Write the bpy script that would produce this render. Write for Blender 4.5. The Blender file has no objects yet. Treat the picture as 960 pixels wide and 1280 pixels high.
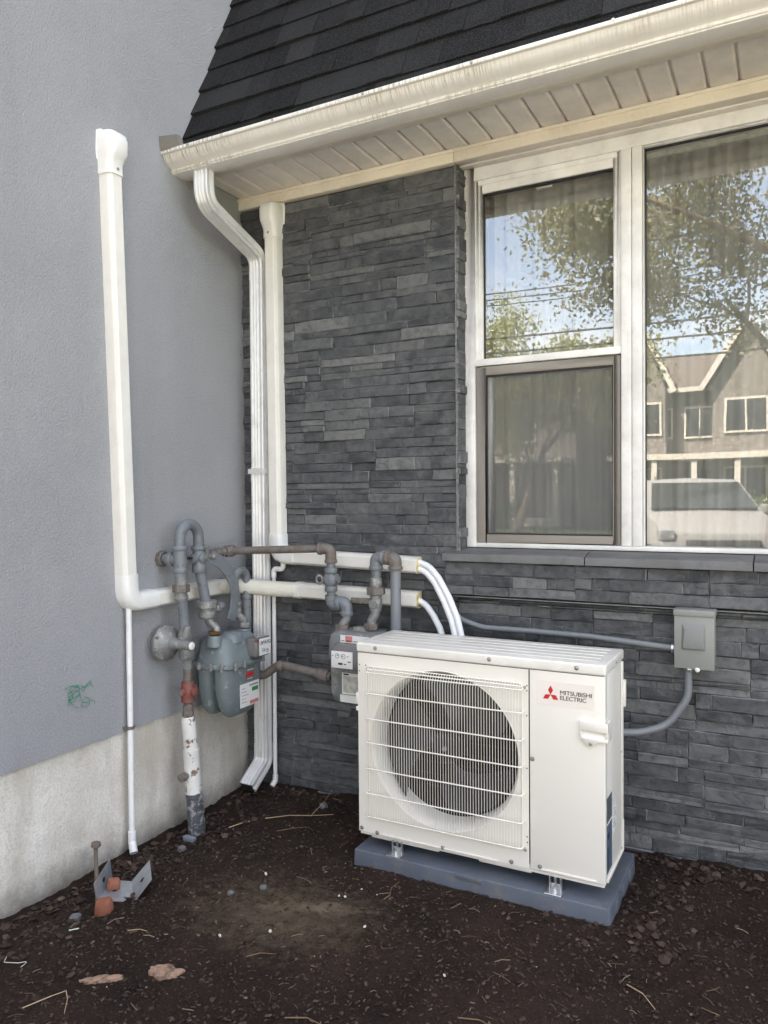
import bpy, bmesh, math, random
import numpy as np
from mathutils import Vector, Matrix, noise
R = math.radians
sc = bpy.context.scene
COL = sc.collection
rnd = random.Random(7)

# ------------------------------------------------------------------ camera
cam_d = bpy.data.cameras.new('camera')
cam = bpy.data.objects.new('camera', cam_d); COL.objects.link(cam); sc.camera = cam
cam_d.sensor_fit = 'HORIZONTAL'; cam_d.sensor_width = 36; cam_d.lens = 958.2 / 960 * 36
cam_d.clip_start = .05; cam_d.clip_end = 2000
YAW, PITCH, ROLL = .4867, -.02088, -.008136
_f = Vector((-math.sin(YAW) * math.cos(PITCH), math.cos(YAW) * math.cos(PITCH), math.sin(PITCH)))
_r = _f.cross(Vector((0, 0, 1))).normalized(); _u = _r.cross(_f)
_r2 = _r * math.cos(ROLL) + _u * math.sin(ROLL); _u2 = _u * math.cos(ROLL) - _r * math.sin(ROLL)
m3 = Matrix((_r2, _u2, -_f)).transposed()
cam.matrix_world = Matrix.Translation((2.52, -3.2, 1.45)) @ m3.to_4x4()

# ------------------------------------------------------------------ sky, sun, exposure
SUN_EL, SUN_AZ = 52, -38            # behind the house, azimuth measured from +Y towards +X
w = bpy.data.worlds.new('World'); sc.world = w; w.use_nodes = True
nt = w.node_tree; nt.nodes.clear()
sky = nt.nodes.new('ShaderNodeTexSky'); sky.sky_type = 'NISHITA'; sky.sun_disc = False
sky.sun_elevation = R(SUN_EL); sky.sun_rotation = R(SUN_AZ); sky.air_density = 1.0; sky.dust_density = 1.5; sky.ozone_density = 1.0
bg = nt.nodes.new('ShaderNodeBackground'); bg.inputs['Strength'].default_value = .12
wo = nt.nodes.new('ShaderNodeOutputWorld')
tc = nt.nodes.new('ShaderNodeTexCoord'); mpw = nt.nodes.new('ShaderNodeMapping'); mpw.inputs['Scale'].default_value = (1.6, 1.6, 4.5)
cn = nt.nodes.new('ShaderNodeTexNoise'); cn.inputs['Scale'].default_value = 1.7; cn.inputs['Detail'].default_value = 7; cn.inputs['Roughness'].default_value = .58; cn.inputs['Distortion'].default_value = .4
cr_ = nt.nodes.new('ShaderNodeValToRGB'); cr_.color_ramp.elements[0].position = .42; cr_.color_ramp.elements[0].color = (.12, .12, .12, 1); cr_.color_ramp.elements[1].position = .66; cr_.color_ramp.elements[1].color = (.85, .85, .85, 1)
cm = nt.nodes.new('ShaderNodeMix'); cm.data_type = 'RGBA'; cm.inputs[7].default_value = (5.6, 5.8, 6.1, 1)      # thin bright clouds over the clear sky
nt.links.new(tc.outputs['Generated'], mpw.inputs[0]); nt.links.new(mpw.outputs[0], cn.inputs['Vector']); nt.links.new(cn.outputs['Fac'], cr_.inputs[0]); nt.links.new(cr_.outputs[0], cm.inputs[0]); nt.links.new(sky.outputs[0], cm.inputs[6])
nt.links.new(cm.outputs[2], bg.inputs[0]); nt.links.new(bg.outputs[0], wo.inputs[0])
sl = bpy.data.lights.new('sun', 'SUN'); sl.energy = 5.0; sl.angle = R(.55); sl.color = (1, .95, .87)
so = bpy.data.objects.new('sun', sl); COL.objects.link(so)
sd = Vector((math.sin(R(SUN_AZ)) * math.cos(R(SUN_EL)), math.cos(R(SUN_AZ)) * math.cos(R(SUN_EL)), math.sin(R(SUN_EL))))
so.rotation_euler = (-sd).to_track_quat('-Z', 'Y').to_euler()
sc.view_settings.view_transform = 'Standard'; sc.view_settings.look = 'None'
sc.view_settings.exposure = 2.70; sc.view_settings.gamma = 1
sc.view_settings.use_white_balance = True; sc.view_settings.white_balance_temperature = 7350; sc.view_settings.white_balance_tint = 14
sc.cycles.max_bounces = 8; sc.cycles.diffuse_bounces = 4; sc.cycles.glossy_bounces = 4; sc.cycles.transparent_max_bounces = 12
sc.cycles.caustics_reflective = False; sc.cycles.caustics_refractive = False

# ------------------------------------------------------------------ mesh helpers
class MB:
    def __init__(s): s.v = []; s.f = []; s.m = []; s.off = Vector((0, 0, 0))
    def add(s, vs, fs, mi=0):
        b = len(s.v); s.v += [Vector(v) for v in vs]; s.f += [tuple(b + i for i in f) for f in fs]; s.m += [mi] * len(fs); return s
    def box(s, a, b, mi=0):
        x0, y0, z0 = a; x1, y1, z1 = b
        s.add([(x0,y0,z0),(x1,y0,z0),(x1,y1,z0),(x0,y1,z0),(x0,y0,z1),(x1,y0,z1),(x1,y1,z1),(x0,y1,z1)],
              [(0,3,2,1),(4,5,6,7),(0,1,5,4),(1,2,6,5),(2,3,7,6),(3,0,4,7)], mi); return s
    def sweep(s, prof, path, N, mi=0, cap=True, closed=True, scl=None):
        """profile points (a,b): a along T x N, b along N; path world points"""
        path = [Vector(p) for p in path]; n = len(path); k = len(prof); N = Vector(N); rings = []
        for i, p in enumerate(path):
            t0 = (path[i] - path[i-1]).normalized() if i else None
            t1 = (path[i+1] - path[i]).normalized() if i < n - 1 else None
            T = ((t0 or t1) + (t1 or t0)).normalized()
            Nn = (N - T * N.dot(T))
            if Nn.length < 1e-4: Nn = T.orthogonal()
            Nn.normalize(); S = T.cross(Nn)
            c = 1
            if t0 and t1: c = 1 / max(.6, T.dot(t1))
            q = scl[i] if scl else 1
            bend = (t1 - t0) if (t0 and t1) else Vector()
            r = []
            for a, b in prof:
                o = S * a * q + Nn * b * q
                if bend.length > 1e-3:
                    bd = bend.normalized(); o = o + bd * (o.dot(bd)) * (c - 1)
                r.append(p + o)
            rings.append(r)
        vs = [v for r in rings for v in r]; fs = []
        kk = k if closed else k - 1
        for i in range(n - 1):
            for j in range(kk):
                a = i * k + j; b = i * k + (j + 1) % k
                fs.append((a, b, b + k, a + k))
        if cap and closed: fs.append(tuple(range(k - 1, -1, -1))); fs.append(tuple((n - 1) * k + j for j in range(k)))
        s.add(vs, fs, mi); return s
    def tube(s, path, r, seg=12, mi=0, cap=True):
        path = [Vector(p) for p in path]
        rr = r if isinstance(r, (list, tuple)) else [r] * len(path)
        # parallel transport
        T = (path[1] - path[0]).normalized(); N = T.orthogonal().normalized(); vs = []; fs = []; n = len(path)
        for i, p in enumerate(path):
            if 0 < i < n - 1: T2 = ((path[i] - path[i-1]).normalized() + (path[i+1] - path[i]).normalized()).normalized()
            elif i == n - 1: T2 = (path[i] - path[i-1]).normalized() if (path[i]-path[i-1]).length > 1e-7 else T
            else: T2 = T
            if T2.length < .5: T2 = T
            q = T.rotation_difference(T2); N = q @ N; T = T2; B = T.cross(N)
            for j in range(seg):
                a = 2 * math.pi * j / seg; vs.append(p + (N * math.cos(a) + B * math.sin(a)) * rr[i])
        for i in range(n - 1):
            for j in range(seg):
                a = i * seg + j; b = i * seg + (j + 1) % seg; fs.append((a, b, b + seg, a + seg))
        if cap: fs.append(tuple(range(seg - 1, -1, -1))); fs.append(tuple((n - 1) * seg + j for j in range(seg)))
        s.add(vs, fs, mi); return s
    def cyl(s, a, b, r, seg=16, mi=0): return s.tube([a, b], r, seg, mi)
    def lathe(s, base, axis, prof, seg=20, mi=0, cap=True):
        """prof (radius, height along axis)"""
        base = Vector(base); A = Vector(axis).normalized(); N = A.orthogonal().normalized(); B = A.cross(N); vs = []; fs = []; k = len(prof)
        for r, h in prof:
            for j in range(seg):
                a = 2 * math.pi * j / seg; vs.append(base + A * h + (N * math.cos(a) + B * math.sin(a)) * r)
        for i in range(k - 1):
            for j in range(seg):
                a = i * seg + j; b = i * seg + (j + 1) % seg; fs.append((a, b, b + seg, a + seg))
        if cap: fs.append(tuple(range(seg - 1, -1, -1))); fs.append(tuple((k - 1) * seg + j for j in range(seg)))
        s.add(vs, fs, mi); return s
    def loft(s, secs, mi=0, seg=24, e=4.0):
        """secs: (cx,cy,z,hw,hd) superellipse sections up z"""
        vs = []; fs = []
        for cx, cy, z, hw, hd in secs:
            for j in range(seg):
                a = 2 * math.pi * (j + .5) / seg; c, q = math.cos(a), math.sin(a)
                vs.append((cx + hw * math.copysign(abs(c) ** (2 / e), c), cy + hd * math.copysign(abs(q) ** (2 / e), q), z))
        for i in range(len(secs) - 1):
            for j in range(seg):
                a = i * seg + j; b = i * seg + (j + 1) % seg; fs.append((a, b, b + seg, a + seg))
        fs.append(tuple(range(seg - 1, -1, -1))); fs.append(tuple((len(secs) - 1) * seg + j for j in range(seg)))
        s.add(vs, fs, mi); return s

def fillet(pts, r, n=6):
    pts = [Vector(p) for p in pts]; out = [pts[0]]
    for i in range(1, len(pts) - 1):
        a, b, c = pts[i-1], pts[i], pts[i+1]
        u = (a - b); v = (c - b); rr = r[i-1] if isinstance(r, (list, tuple)) else r
        ang = u.angle(v); d = min(rr / math.tan(ang / 2), u.length * .49, v.length * .49) if ang < math.pi - .01 else 0
        if d < 1e-5: out.append(b); continue
        p, q = b + u.normalized() * d, b + v.normalized() * d
        for k in range(n + 1):
            t = k / n; out.append((p * (1 - t) + b * t) * (1 - t) + (b * (1 - t) + q * t) * t)
    out.append(pts[-1]); return out

def mesh_from(name, mb, mats, smooth=35, bevel=0, off=Vector((0, 0, 0)), bseg=2):
    bm = bmesh.new(); vv = [bm.verts.new(v - off) for v in mb.v]
    for f, m in zip(mb.f, mb.m):
        try: ff = bm.faces.new([vv[i] for i in f]); ff.material_index = m
        except ValueError: pass
    if bevel:
        bmesh.ops.remove_doubles(bm, verts=bm.verts[:], dist=1e-6)
        bmesh.ops.recalc_face_normals(bm, faces=bm.faces[:])
        ed = [e for e in bm.edges if len(e.link_faces) == 2 and e.calc_face_angle(0) > R(30)]
        bmesh.ops.bevel(bm, geom=ed, offset=bevel, segments=bseg, affect='EDGES', clamp_overlap=True, profile=.5)
    else: bmesh.ops.recalc_face_normals(bm, faces=bm.faces[:])
    if smooth:
        for f in bm.faces: f.smooth = True
        for e in bm.edges:
            if len(e.link_faces) == 2 and e.calc_face_angle(0) > R(smooth): e.smooth = False
    me = bpy.data.meshes.new(name); bm.to_mesh(me); bm.free()
    for m in (mats if isinstance(mats, (list, tuple)) else [mats]): me.materials.append(m)
    return me

def root_loc(p):
    v = Vector((0, 0, 0))
    while p: v += p.location; p = p.parent
    return v
def obj(name, mb, mats, parent=None, smooth=35, bevel=0, bseg=2):
    off = root_loc(parent) if parent else mb.off
    me = mesh_from(name, mb, mats, smooth, bevel, off, bseg)
    o = bpy.data.objects.new(name, me); COL.objects.link(o)
    if parent: o.parent = parent
    else: o.location = off
    return o
def link(name, me, parent=None, loc=(0, 0, 0), rot=(0, 0, 0), scale=(1, 1, 1)):
    o = bpy.data.objects.new(name, me); COL.objects.link(o); o.parent = parent
    o.location = Vector(loc); o.rotation_euler = rot; o.scale = scale; return o
def tag(o, label=None, cat=None, group=None, kind=None):
    if label: o['label'] = label
    if cat: o['category'] = cat
    if group: o['group'] = group
    if kind: o['kind'] = kind
    return o
def thing(name, label, cat, loc=(0, 0, 0), group=None):
    o = bpy.data.objects.new(name, None); COL.objects.link(o); o.location = loc; o.empty_display_size = .05
    return tag(o, label, cat, group)
def solo(name, mb, mats, label, cat, loc=(0, 0, 0), group=None, **k):
    mb.off = Vector(loc); return tag(obj(name, mb, mats, **k), label, cat, group)
def structure(name, mb, mats, **k): return tag(obj(name, mb, mats, **k), kind='structure')
def dup(root, loc, label=None, rz=None):
    c = root.copy(); COL.objects.link(c); c.location = loc
    if rz is not None: c.rotation_euler = (0, 0, rz)
    if label: c['label'] = label
    for ch in list(root.children):
        d = ch.copy(); COL.objects.link(d); d.parent = c
        for g in list(ch.children):
            e = g.copy(); COL.objects.link(e); e.parent = d
    return c

# ------------------------------------------------------------------ materials
class NT:
    def __init__(s, name):
        s.mat = bpy.data.materials.new(name); s.mat.use_nodes = True; s.t = s.mat.node_tree; s.b = s.t.nodes['Principled BSDF']
        s.out = s.t.nodes['Material Output']
    def n(s, typ, **k):
        nd = s.t.nodes.new('ShaderNode' + typ)
        for a, v in k.items():
            if a.startswith('i_'): nd.inputs[a[2:].replace('_', ' ')].default_value = v
            else: setattr(nd, a, v)
        return nd
    def l(s, a, b): s.t.links.new(a, b)
    def pos(s, scale=(1, 1, 1)):
        g = s.n('NewGeometry'); m = s.n('Mapping'); m.inputs['Scale'].default_value = scale; s.l(g.outputs['Position'], m.inputs['Vector']); return m.outputs[0]
    def noise(s, scale, detail=4, rough=.55, vec=None, dist=0):
        nd = s.n('TexNoise'); nd.inputs['Scale'].default_value = scale; nd.inputs['Detail'].default_value = detail
        nd.inputs['Roughness'].default_value = rough; nd.inputs['Distortion'].default_value = dist
        s.l(vec or s.pos(), nd.inputs['Vector']); return nd.outputs['Fac']
    def ramp(s, fac, stops):
        r = s.n('ValToRGB'); e = r.color_ramp.elements
        while len(e) < len(stops): e.new(.5)
        for x, (p, c) in zip(e, stops): x.position = p; x.color = (*c, 1) if isinstance(c, tuple) else (c, c, c, 1)
        s.l(fac, r.inputs[0]); return r.outputs[0]
    def mix(s, fac, a, b, mode='MIX'):
        m = s.n('Mix', data_type='RGBA', blend_type=mode)
        for inp, v in ((m.inputs[0], fac), (m.inputs[6], a), (m.inputs[7], b)):
            if isinstance(v, (int, float)): inp.default_value = v if inp == m.inputs[0] else (v, v, v, 1)
            elif isinstance(v, tuple): inp.default_value = (*v, 1)
            else: s.l(v, inp)
        return m.outputs[2]
    def math(s, op, a, b=0):
        m = s.n('Math', operation=op)
        for i, v in enumerate((a, b)):
            if isinstance(v, (int, float)): m.inputs[i].default_value = v
            else: s.l(v, m.inputs[i])
        return m.outputs[0]
    def bump(s, h, strength=.3, dist=.01, prev=None):
        b = s.n('Bump'); b.inputs['Strength'].default_value = strength; b.inputs['Distance'].default_value = dist
        s.l(h, b.inputs['Height'])
        if prev: s.l(prev, b.inputs['Normal'])
        return b.outputs[0]
    def col(s, c):
        if isinstance(c, tuple): s.b.inputs['Base Color'].default_value = (*c, 1)
        else: s.l(c, s.b.inputs['Base Color'])
    def set(s, **k):
        for a, v in k.items():
            i = s.b.inputs[a.replace('_', ' ')]
            if isinstance(v, (int, float)): i.default_value = v
            elif isinstance(v, tuple): i.default_value = (*v, 1)
            else: s.l(v, i)
        return s

def simple(name, c, rough=.5, metal=0, var=.12, vscale=6, dirt=None, dirt_amt=.4, dscale=9, bump=.05, bscale=80, bdist=.002, spec=.5, streak=None, edge=(.5, .75)):
    m = NT(name)
    n1 = m.noise(vscale, 5)
    d = m.ramp(n1, [(.3, tuple(x * (1 - var) for x in c)), (.7, tuple(min(1, x * (1 + var)) for x in c))])
    if dirt:
        f = m.ramp(m.noise(dscale, 8, .7), [(edge[0], 0.), (edge[1], dirt_amt)])
        d = m.mix(f, d, dirt)
    if streak:
        f = m.ramp(m.noise(1, 5, .6, m.pos(streak[0])), [(.52, 0.), (.8, streak[2])])
        d = m.mix(f, d, streak[1])
    m.col(d); m.set(Roughness=rough, Metallic=metal); m.b.inputs['Specular IOR Level'].default_value = spec
    m.l(m.bump(m.noise(bscale, 4), bump, bdist), m.b.inputs['Normal'])
    return m.mat

M = {}
# slate
m = NT('slate stone')
oi = m.n('ObjectInfo'); gi = m.n('NewGeometry')
rn = m.math('FRACT', m.math('ADD', oi.outputs['Random'], gi.outputs['Random Per Island']))
vofs = m.n('VectorMath', operation='ADD'); m.l(gi.outputs['Position'], vofs.inputs[0])
cmb = m.n('CombineXYZ'); m.l(m.math('MULTIPLY', rn, 37.), cmb.inputs[0]); m.l(m.math('MULTIPLY', rn, 91.), cmb.inputs[2]); m.l(cmb.outputs[0], vofs.inputs[1])
V = vofs.outputs[0]
base = m.ramp(rn, [(0, (.030, .034, .040)), (.30, (.046, .051, .058)), (.62, (.064, .070, .077)), (.82, (.108, .115, .119)), (1, (.20, .205, .203))])
big = m.noise(9, 6, .6, V, .6)
c = m.mix(m.ramp(big, [(.35, 0.), (.65, .7)]), base, (.155, .16, .165))
c = m.mix(m.ramp(m.noise(28, 6, .65, V), [(.47, 0.), (.68, .65)]), c, (.04, .044, .05))
wv = m.n('TexVoronoi', feature='DISTANCE_TO_EDGE'); wv.inputs['Scale'].default_value = 7
wd = m.n('VectorMath', operation='ADD'); nn = m.n('TexNoise'); nn.inputs['Scale'].default_value = 5; m.l(V, nn.inputs['Vector'])
m.l(V, wd.inputs[0]); m.l(nn.outputs['Color'], wd.inputs[1]); m.l(wd.outputs[0], wv.inputs['Vector'])
vein = m.math('MULTIPLY', m.ramp(wv.outputs['Distance'], [(0., .7), (.022, 0.)]), m.ramp(m.noise(6, 3, .5, V), [(.45, 0.), (.65, 1.)]))
c = m.mix(vein, c, (.21, .21, .21))
ea = m.n('Attribute', attribute_name='edge')
ef = m.math('MULTIPLY', m.ramp(ea.outputs['Fac'], [(.3, 0.), (.9, .85)]), m.ramp(m.noise(13, 5, .7, V), [(.44, 0.), (.58, 1.)]))
c = m.mix(ef, c, (.30, .30, .295))
m.col(c); m.set(Roughness=m.ramp(big, [(.3, .62), (.8, .42)])); m.b.inputs['Specular IOR Level'].default_value = .4
cl = m.noise(7, 7, .62, V, 1.2)
b1 = m.bump(m.ramp(cl, [(.3, 0.), (.42, .3), (.44, .42), (.58, .6), (.6, .74), (.75, 1.)]), .6, .012)
b2 = m.bump(m.noise(60, 6, .7, V), .35, .004, b1)
m.l(b2, m.b.inputs['Normal']); M['slate'] = m.mat
M['mortar'] = simple('dark mortar', (.035, .036, .038), .95)
M['ledge'] = simple('grey sill stone', (.15, .152, .155), .6, dirt=(.07, .07, .075), dirt_amt=.7, dscale=14, bump=.4, bscale=45, bdist=.004)
# stucco
m = NT('blue grey stucco')
c = m.ramp(m.noise(1.6, 7, .65), [(.35, (.295, .302, .318)), (.65, (.35, .356, .372))])
c = m.mix(m.ramp(m.noise(150, 4, .7), [(.38, .0), (.62, .6)]), c, (.46, .47, .50))
c = m.mix(m.ramp(m.noise(30, 3, .6), [(.72, .0), (.78, .3)]), c, (.24, .25, .27))
c = m.mix(m.ramp(m.noise(1, 6, .65, m.pos((5, 5, .35))), [(.5, .0), (.75, .16)]), c, (.25, .25, .255))
m.col(c); m.set(Roughness=.92)
m.l(m.bump(m.noise(105, 6, .7), 1., .0075, m.bump(m.noise(7, 3), .25, .01)), m.b.inputs['Normal']); M['stucco'] = m.mat
# concrete foundation
m = NT('parged concrete')
c = m.ramp(m.noise(2.6, 8, .65), [(.3, (.50, .46, .405)), (.47, (.70, .66, .60)), (.66, (.83, .80, .745))])
c = m.mix(m.ramp(m.noise(120, 4, .7), [(.45, .0), (.68, .6)]), c, (.42, .39, .35))
c = m.mix(m.ramp(m.noise(1, 5, .6, m.pos((2, 5, 1.2))), [(.48, .0), (.66, .6)]), c, (.44, .39, .32))
gz = m.n('SeparateXYZ'); m.l(m.pos(), gz.inputs[0])
zz = m.math('ADD', gz.outputs[2], m.math('MULTIPLY', m.noise(14, 5, .7), .22))
c = m.mix(m.ramp(zz, [(0., .75), (.16, 0.)]), c, (.12, .10, .085))       # soil splashed on the foot of the wall
m.col(c); m.set(Roughness=.95)
m.l(m.bump(m.noise(90, 6, .7), .6, .006, m.bump(m.noise(10, 4), .4, .02)), m.b.inputs['Normal']); M['concrete'] = m.mat
# soil
m = NT('dark mulched soil')
p = m.pos()
c = m.ramp(m.noise(3, 8, .7), [(.3, (.020, .0105, .0075)), (.55, (.050, .029, .0205)), (.75, (.082, .051, .037))])
c = m.mix(m.ramp(m.noise(140, 4, .7), [(.52, .0), (.72, .75)]), c, (.085, .058, .043))
c = m.mix(m.ramp(m.noise(420, 2, .6), [(.66, .0), (.74, .5)]), c, (.16, .14, .115))
def blob(m, cx, cy, rx, ry, ang, lo, hi, amt):
    mp = m.n('Mapping', vector_type='TEXTURE'); mp.inputs['Location'].default_value = (cx, cy, 0); mp.inputs['Rotation'].default_value = (0, 0, ang); mp.inputs['Scale'].default_value = (rx, ry, 50)
    m.l(m.pos(), mp.inputs[0]); L = m.n('VectorMath', operation='LENGTH'); m.l(mp.outputs[0], L.inputs[0])
    d = m.math('ADD', L.outputs['Value'], m.math('MULTIPLY', m.math('SUBTRACT', m.noise(22, 7, .72), .5), 2.4))
    return m.ramp(d, [(lo, amt), (hi, 0.)])
c = m.mix(blob(m, .96, -1.04, .42, .27, .25, .0, 1.3, .8), c, (.25, .19, .125))     # pale sawdust and dust patch
c = m.mix(blob(m, 1.06, -.95, .22, .05, .35, .0, 1.1, .7), c, (.36, .29, .19))
m.col(c); m.set(Roughness=.97); m.b.inputs['Specular IOR Level'].default_value = .25
m.l(m.bump(m.noise(130, 8, .75), 1., .016, m.bump(m.noise(30, 6, .7), .8, .04)), m.b.inputs['Normal']); M['soil'] = m.mat
m = NT('mulch chip')
gi = m.n('NewGeometry')
c = m.ramp(gi.outputs['Random Per Island'], [(0, (.018, .010, .007)), (.5, (.042, .0245, .017)), (.85, (.062, .038, .027)), (.97, (.09, .062, .045)), (1, (.15, .11, .078))])
m.col(c); m.set(Roughness=.9); M['chip'] = m.mat
m = NT('small stone crumb')
gi = m.n('NewGeometry')
m.col(m.ramp(gi.outputs['Random Per Island'], [(0, (.08, .07, .065)), (.5, (.18, .165, .15)), (.85, (.26, .24, .22)), (1, (.45, .43, .40))])); m.set(Roughness=.9); M['pebble'] = m.mat
# shingles
m = NT('black asphalt shingle')
oi = m.n('ObjectInfo')
c = m.ramp(oi.outputs['Random'], [(0, (.007, .007, .0073)), (.5, (.011, .0112, .0115)), (.85, (.017, .0173, .0177)), (1, (.026, .0264, .0268))])
c = m.mix(m.ramp(m.noise(230, 3, .75), [(.5, .0), (.62, .7)]), c, (.07, .071, .073))
c = m.mix(m.ramp(m.noise(5, 5, .6), [(.45, .0), (.8, .35)]), c, (.035, .036, .038))
m.col(c); m.set(Roughness=.97); m.b.inputs['Specular IOR Level'].default_value = .15; m.l(m.bump(m.noise(420, 3, .7), .8, .003, m.bump(m.noise(12, 3), .3, .01)), m.b.inputs['Normal']); M['shingle'] = m.mat

# gutter: cream enamel with vertical rain streaks
m = NT('stained gutter enamel')
st = m.ramp(m.noise(1, 6, .75, m.pos((95, 9, 4))), [(.47, .0), (.60, .9)])
gnz = m.n('SeparateXYZ'); gg = m.n('NewGeometry'); m.l(gg.outputs['Normal'], gnz.inputs[0])
st = m.math('MULTIPLY', st, m.ramp(m.math('ABSOLUTE', gnz.outputs[2]), [(.6, 1.), (.9, .1)]))
stm = m.math('MULTIPLY', st, m.ramp(m.noise(1.6, 3), [(.38, .12), (.58, 1.)]))
c = m.mix(stm, (.84, .82, .775), (.36, .31, .25))
c = m.mix(m.ramp(m.noise(8, 6, .6), [(.45, .0), (.8, .3)]), c, (.55, .49, .40))
m.col(c); m.set(Roughness=.38); M['gutter'] = m.mat
M['soffit'] = simple('cream soffit vinyl', (.82, .775, .71), .5, dirt=(.50, .44, .36), dirt_amt=.25, dscale=26, spec=.35)
M['frieze'] = simple('cream trim', (.85, .78, .65), .45, dirt=(.42, .33, .2), dirt_amt=.4, dscale=12)
M['vinyl'] = simple('white window vinyl', (.84, .835, .82), .38, dirt=(.45, .41, .35), dirt_amt=.3, dscale=16)
M['duct'] = simple('ivory cover plastic', (.82, .80, .75), .35, var=.04, dirt=(.5, .47, .4), dirt_amt=.22, dscale=11)
M['ductw'] = simple('white cover plastic', (.86, .86, .84), .32, var=.03, dirt=(.55, .52, .47), dirt_amt=.18, dscale=18)
m = NT('corrugated flexible cover'); v = m.n('TexVoronoi'); v.inputs['Scale'].default_value = 150; m.l(m.pos(), v.inputs['Vector'])
m.col(m.mix(m.ramp(m.noise(12, 5), [(.4, .0), (.8, .4)]), (.74, .72, .64), (.5, .46, .38))); m.set(Roughness=.55); m.l(m.bump(v.outputs['Distance'], .35, .004), m.b.inputs['Normal']); M['flexduct'] = m.mat
M['pvc'] = simple('white pvc', (.84, .84, .84), .35, var=.03, dirt=(.4, .36, .3), dirt_amt=.3, dscale=15)
M['spout'] = simple('white downspout metal', (.74, .745, .75), .32, metal=.15, var=.05, dirt=(.35, .33, .3), dirt_amt=.45, dscale=13, streak=((60, 60, 2), (.4, .37, .32), .3))
M['wrap'] = simple('white pipe insulation', (.84, .86, .88), .6, var=.03)
M['foam'] = simple('yellow foam', (.62, .52, .26), .95, var=.3, vscale=60, bump=.6)
M['gas'] = simple('grey painted gas pipe', (.175, .195, .215), .45, dirt=(.105, .08, .06), dirt_amt=.6, dscale=30, edge=(.56, .63), bump=.2, bscale=60)
M['gasr'] = simple('rust stained iron', (.17, .155, .145), .65, dirt=(.145, .10, .075), dirt_amt=.75, dscale=34, edge=(.48, .56), bump=.5, bscale=70, bdist=.004)
M['gasd'] = simple('galvanised fitting', (.23, .235, .235), .5, metal=.3, dirt=(.42, .40, .36), dirt_amt=.8, dscale=40, edge=(.54, .60), bump=.5, bscale=60, bdist=.004)
M['meter'] = simple('meter enamel', (.175, .212, .222), .38, dirt=(.42, .44, .43), dirt_amt=.6, dscale=26, edge=(.58, .63), bump=.15)
M['meter2'] = simple('weathered meter enamel', (.19, .205, .205), .5, dirt=(.38, .37, .34), dirt_amt=.6, dscale=22, edge=(.54, .62), bump=.15)
M['index'] = simple('smoky index housing', (.17, .168, .165), .22, dirt=(.24, .22, .21), dirt_amt=.4)
M['brass'] = simple('brass nut', (.20, .12, .055), .42, metal=.6, dirt=(.12, .06, .03), dirt_amt=.6, dscale=40)
M['red'] = simple('faded red valve paint', (.23, .06, .048), .6, dirt=(.16, .12, .10), dirt_amt=.85, dscale=45, edge=(.5, .57), bump=.4)
M['riser'] = simple('flaking white riser paint', (.74, .73, .70), .45, dirt=(.20, .105, .065), dirt_amt=.95, dscale=21, edge=(.555, .575), bump=.3)
M['tape'] = simple('black pipe tape', (.085, .09, .10), .5, dirt=(.42, .42, .42), dirt_amt=.7, dscale=26, edge=(.5, .56), bump=.4)
M['cream'] = simple('cream unit enamel', (.83, .795, .73), .3, var=.015, vscale=3, bump=.02)
M['creamtop'] = simple('dusty unit lid', (.80, .775, .72), .35, var=.06, vscale=10, dirt=(.62, .60, .56), dirt_amt=.5)
M['grille'] = simple('ivory grille wire', (.84, .80, .72), .35, var=.02)
M['fan'] = simple('dark fan plastic', (.022, .0225, .026), .4)
M['cavity'] = simple('dark fan cavity', (.012, .012, .013), .85)
M['coil'] = simple('condenser fins', (.05, .05, .052), .5, metal=.5)
M['zinc'] = simple('zinc bracket', (.62, .63, .64), .32, metal=.85, dirt=(.35, .34, .33), dirt_amt=.4, dscale=30)
M['screw'] = simple('dull screw', (.42, .40, .37), .4, metal=.8)
M['pad'] = simple('blue grey pad plastic', (.100, .117, .149), .6, dirt=(.20, .165, .135), dirt_amt=.45, dscale=16, edge=(.50, .66), bump=.25, bscale=120)
M['ebox'] = simple('grey enclosure enamel', (.265, .275, .262), .42, var=.04)
M['ebox2'] = simple('grey enclosure pocket', (.215, .225, .22), .42, var=.04)
M['conduit'] = simple('grey conduit', (.20, .215, .235), .4, var=.04)
M['flash'] = simple('bare flashing metal', (.20, .185, .165), .7, metal=0, dirt=(.14, .12, .1), dirt_amt=.5)
M['white'] = simple('white label', (.80, .80, .79), .4, var=.03)
M['dim'] = simple('faded label', (.50, .51, .45), .5, var=.25, vscale=50)
M['black'] = simple('black print', (.02, .02, .022), .5)
M['grey'] = simple('grey print', (.28, .28, .29), .5)
M['logo_red'] = simple('red print', (.62, .025, .03), .4, var=.02)
M['green'] = simple('green print', (.03, .22, .10), .5)
M['pink'] = simple('pink print', (.60, .20, .20), .5)
M['blue'] = simple('blue grey label', (.09, .13, .20), .35, var=.3, vscale=60)
M['darkbox'] = simple('dark label', (.10, .12, .14), .3)
M['brick'] = simple('broken red brick', (.31, .115, .07), .9, dirt=(.20, .07, .04), dirt_amt=.6, dscale=50, bump=.8, bscale=60, bdist=.006)
M['flake'] = simple('pink plywood flake', (.36, .225, .16), .85, dirt=(.10, .065, .045), dirt_amt=.85, dscale=38, edge=(.46, .58), bump=.6)
M['twig'] = simple('dry twig', (.17, .105, .06), .85)
M['straw'] = simple('pale straw', (.36, .27, .16), .8)
m = NT('straw fibres'); gi = m.n('NewGeometry')
m.col(m.ramp(gi.outputs['Random Per Island'], [(0, (.05, .032, .022)), (.6, (.12, .08, .05)), (1, (.30, .23, .15))])); m.set(Roughness=.85); M['straw2'] = m.mat
M['crumb'] = simple('white plaster crumb', (.62, .60, .55), .8)
M['twine'] = simple('green twine', (.02, .26, .14), .6)
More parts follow.
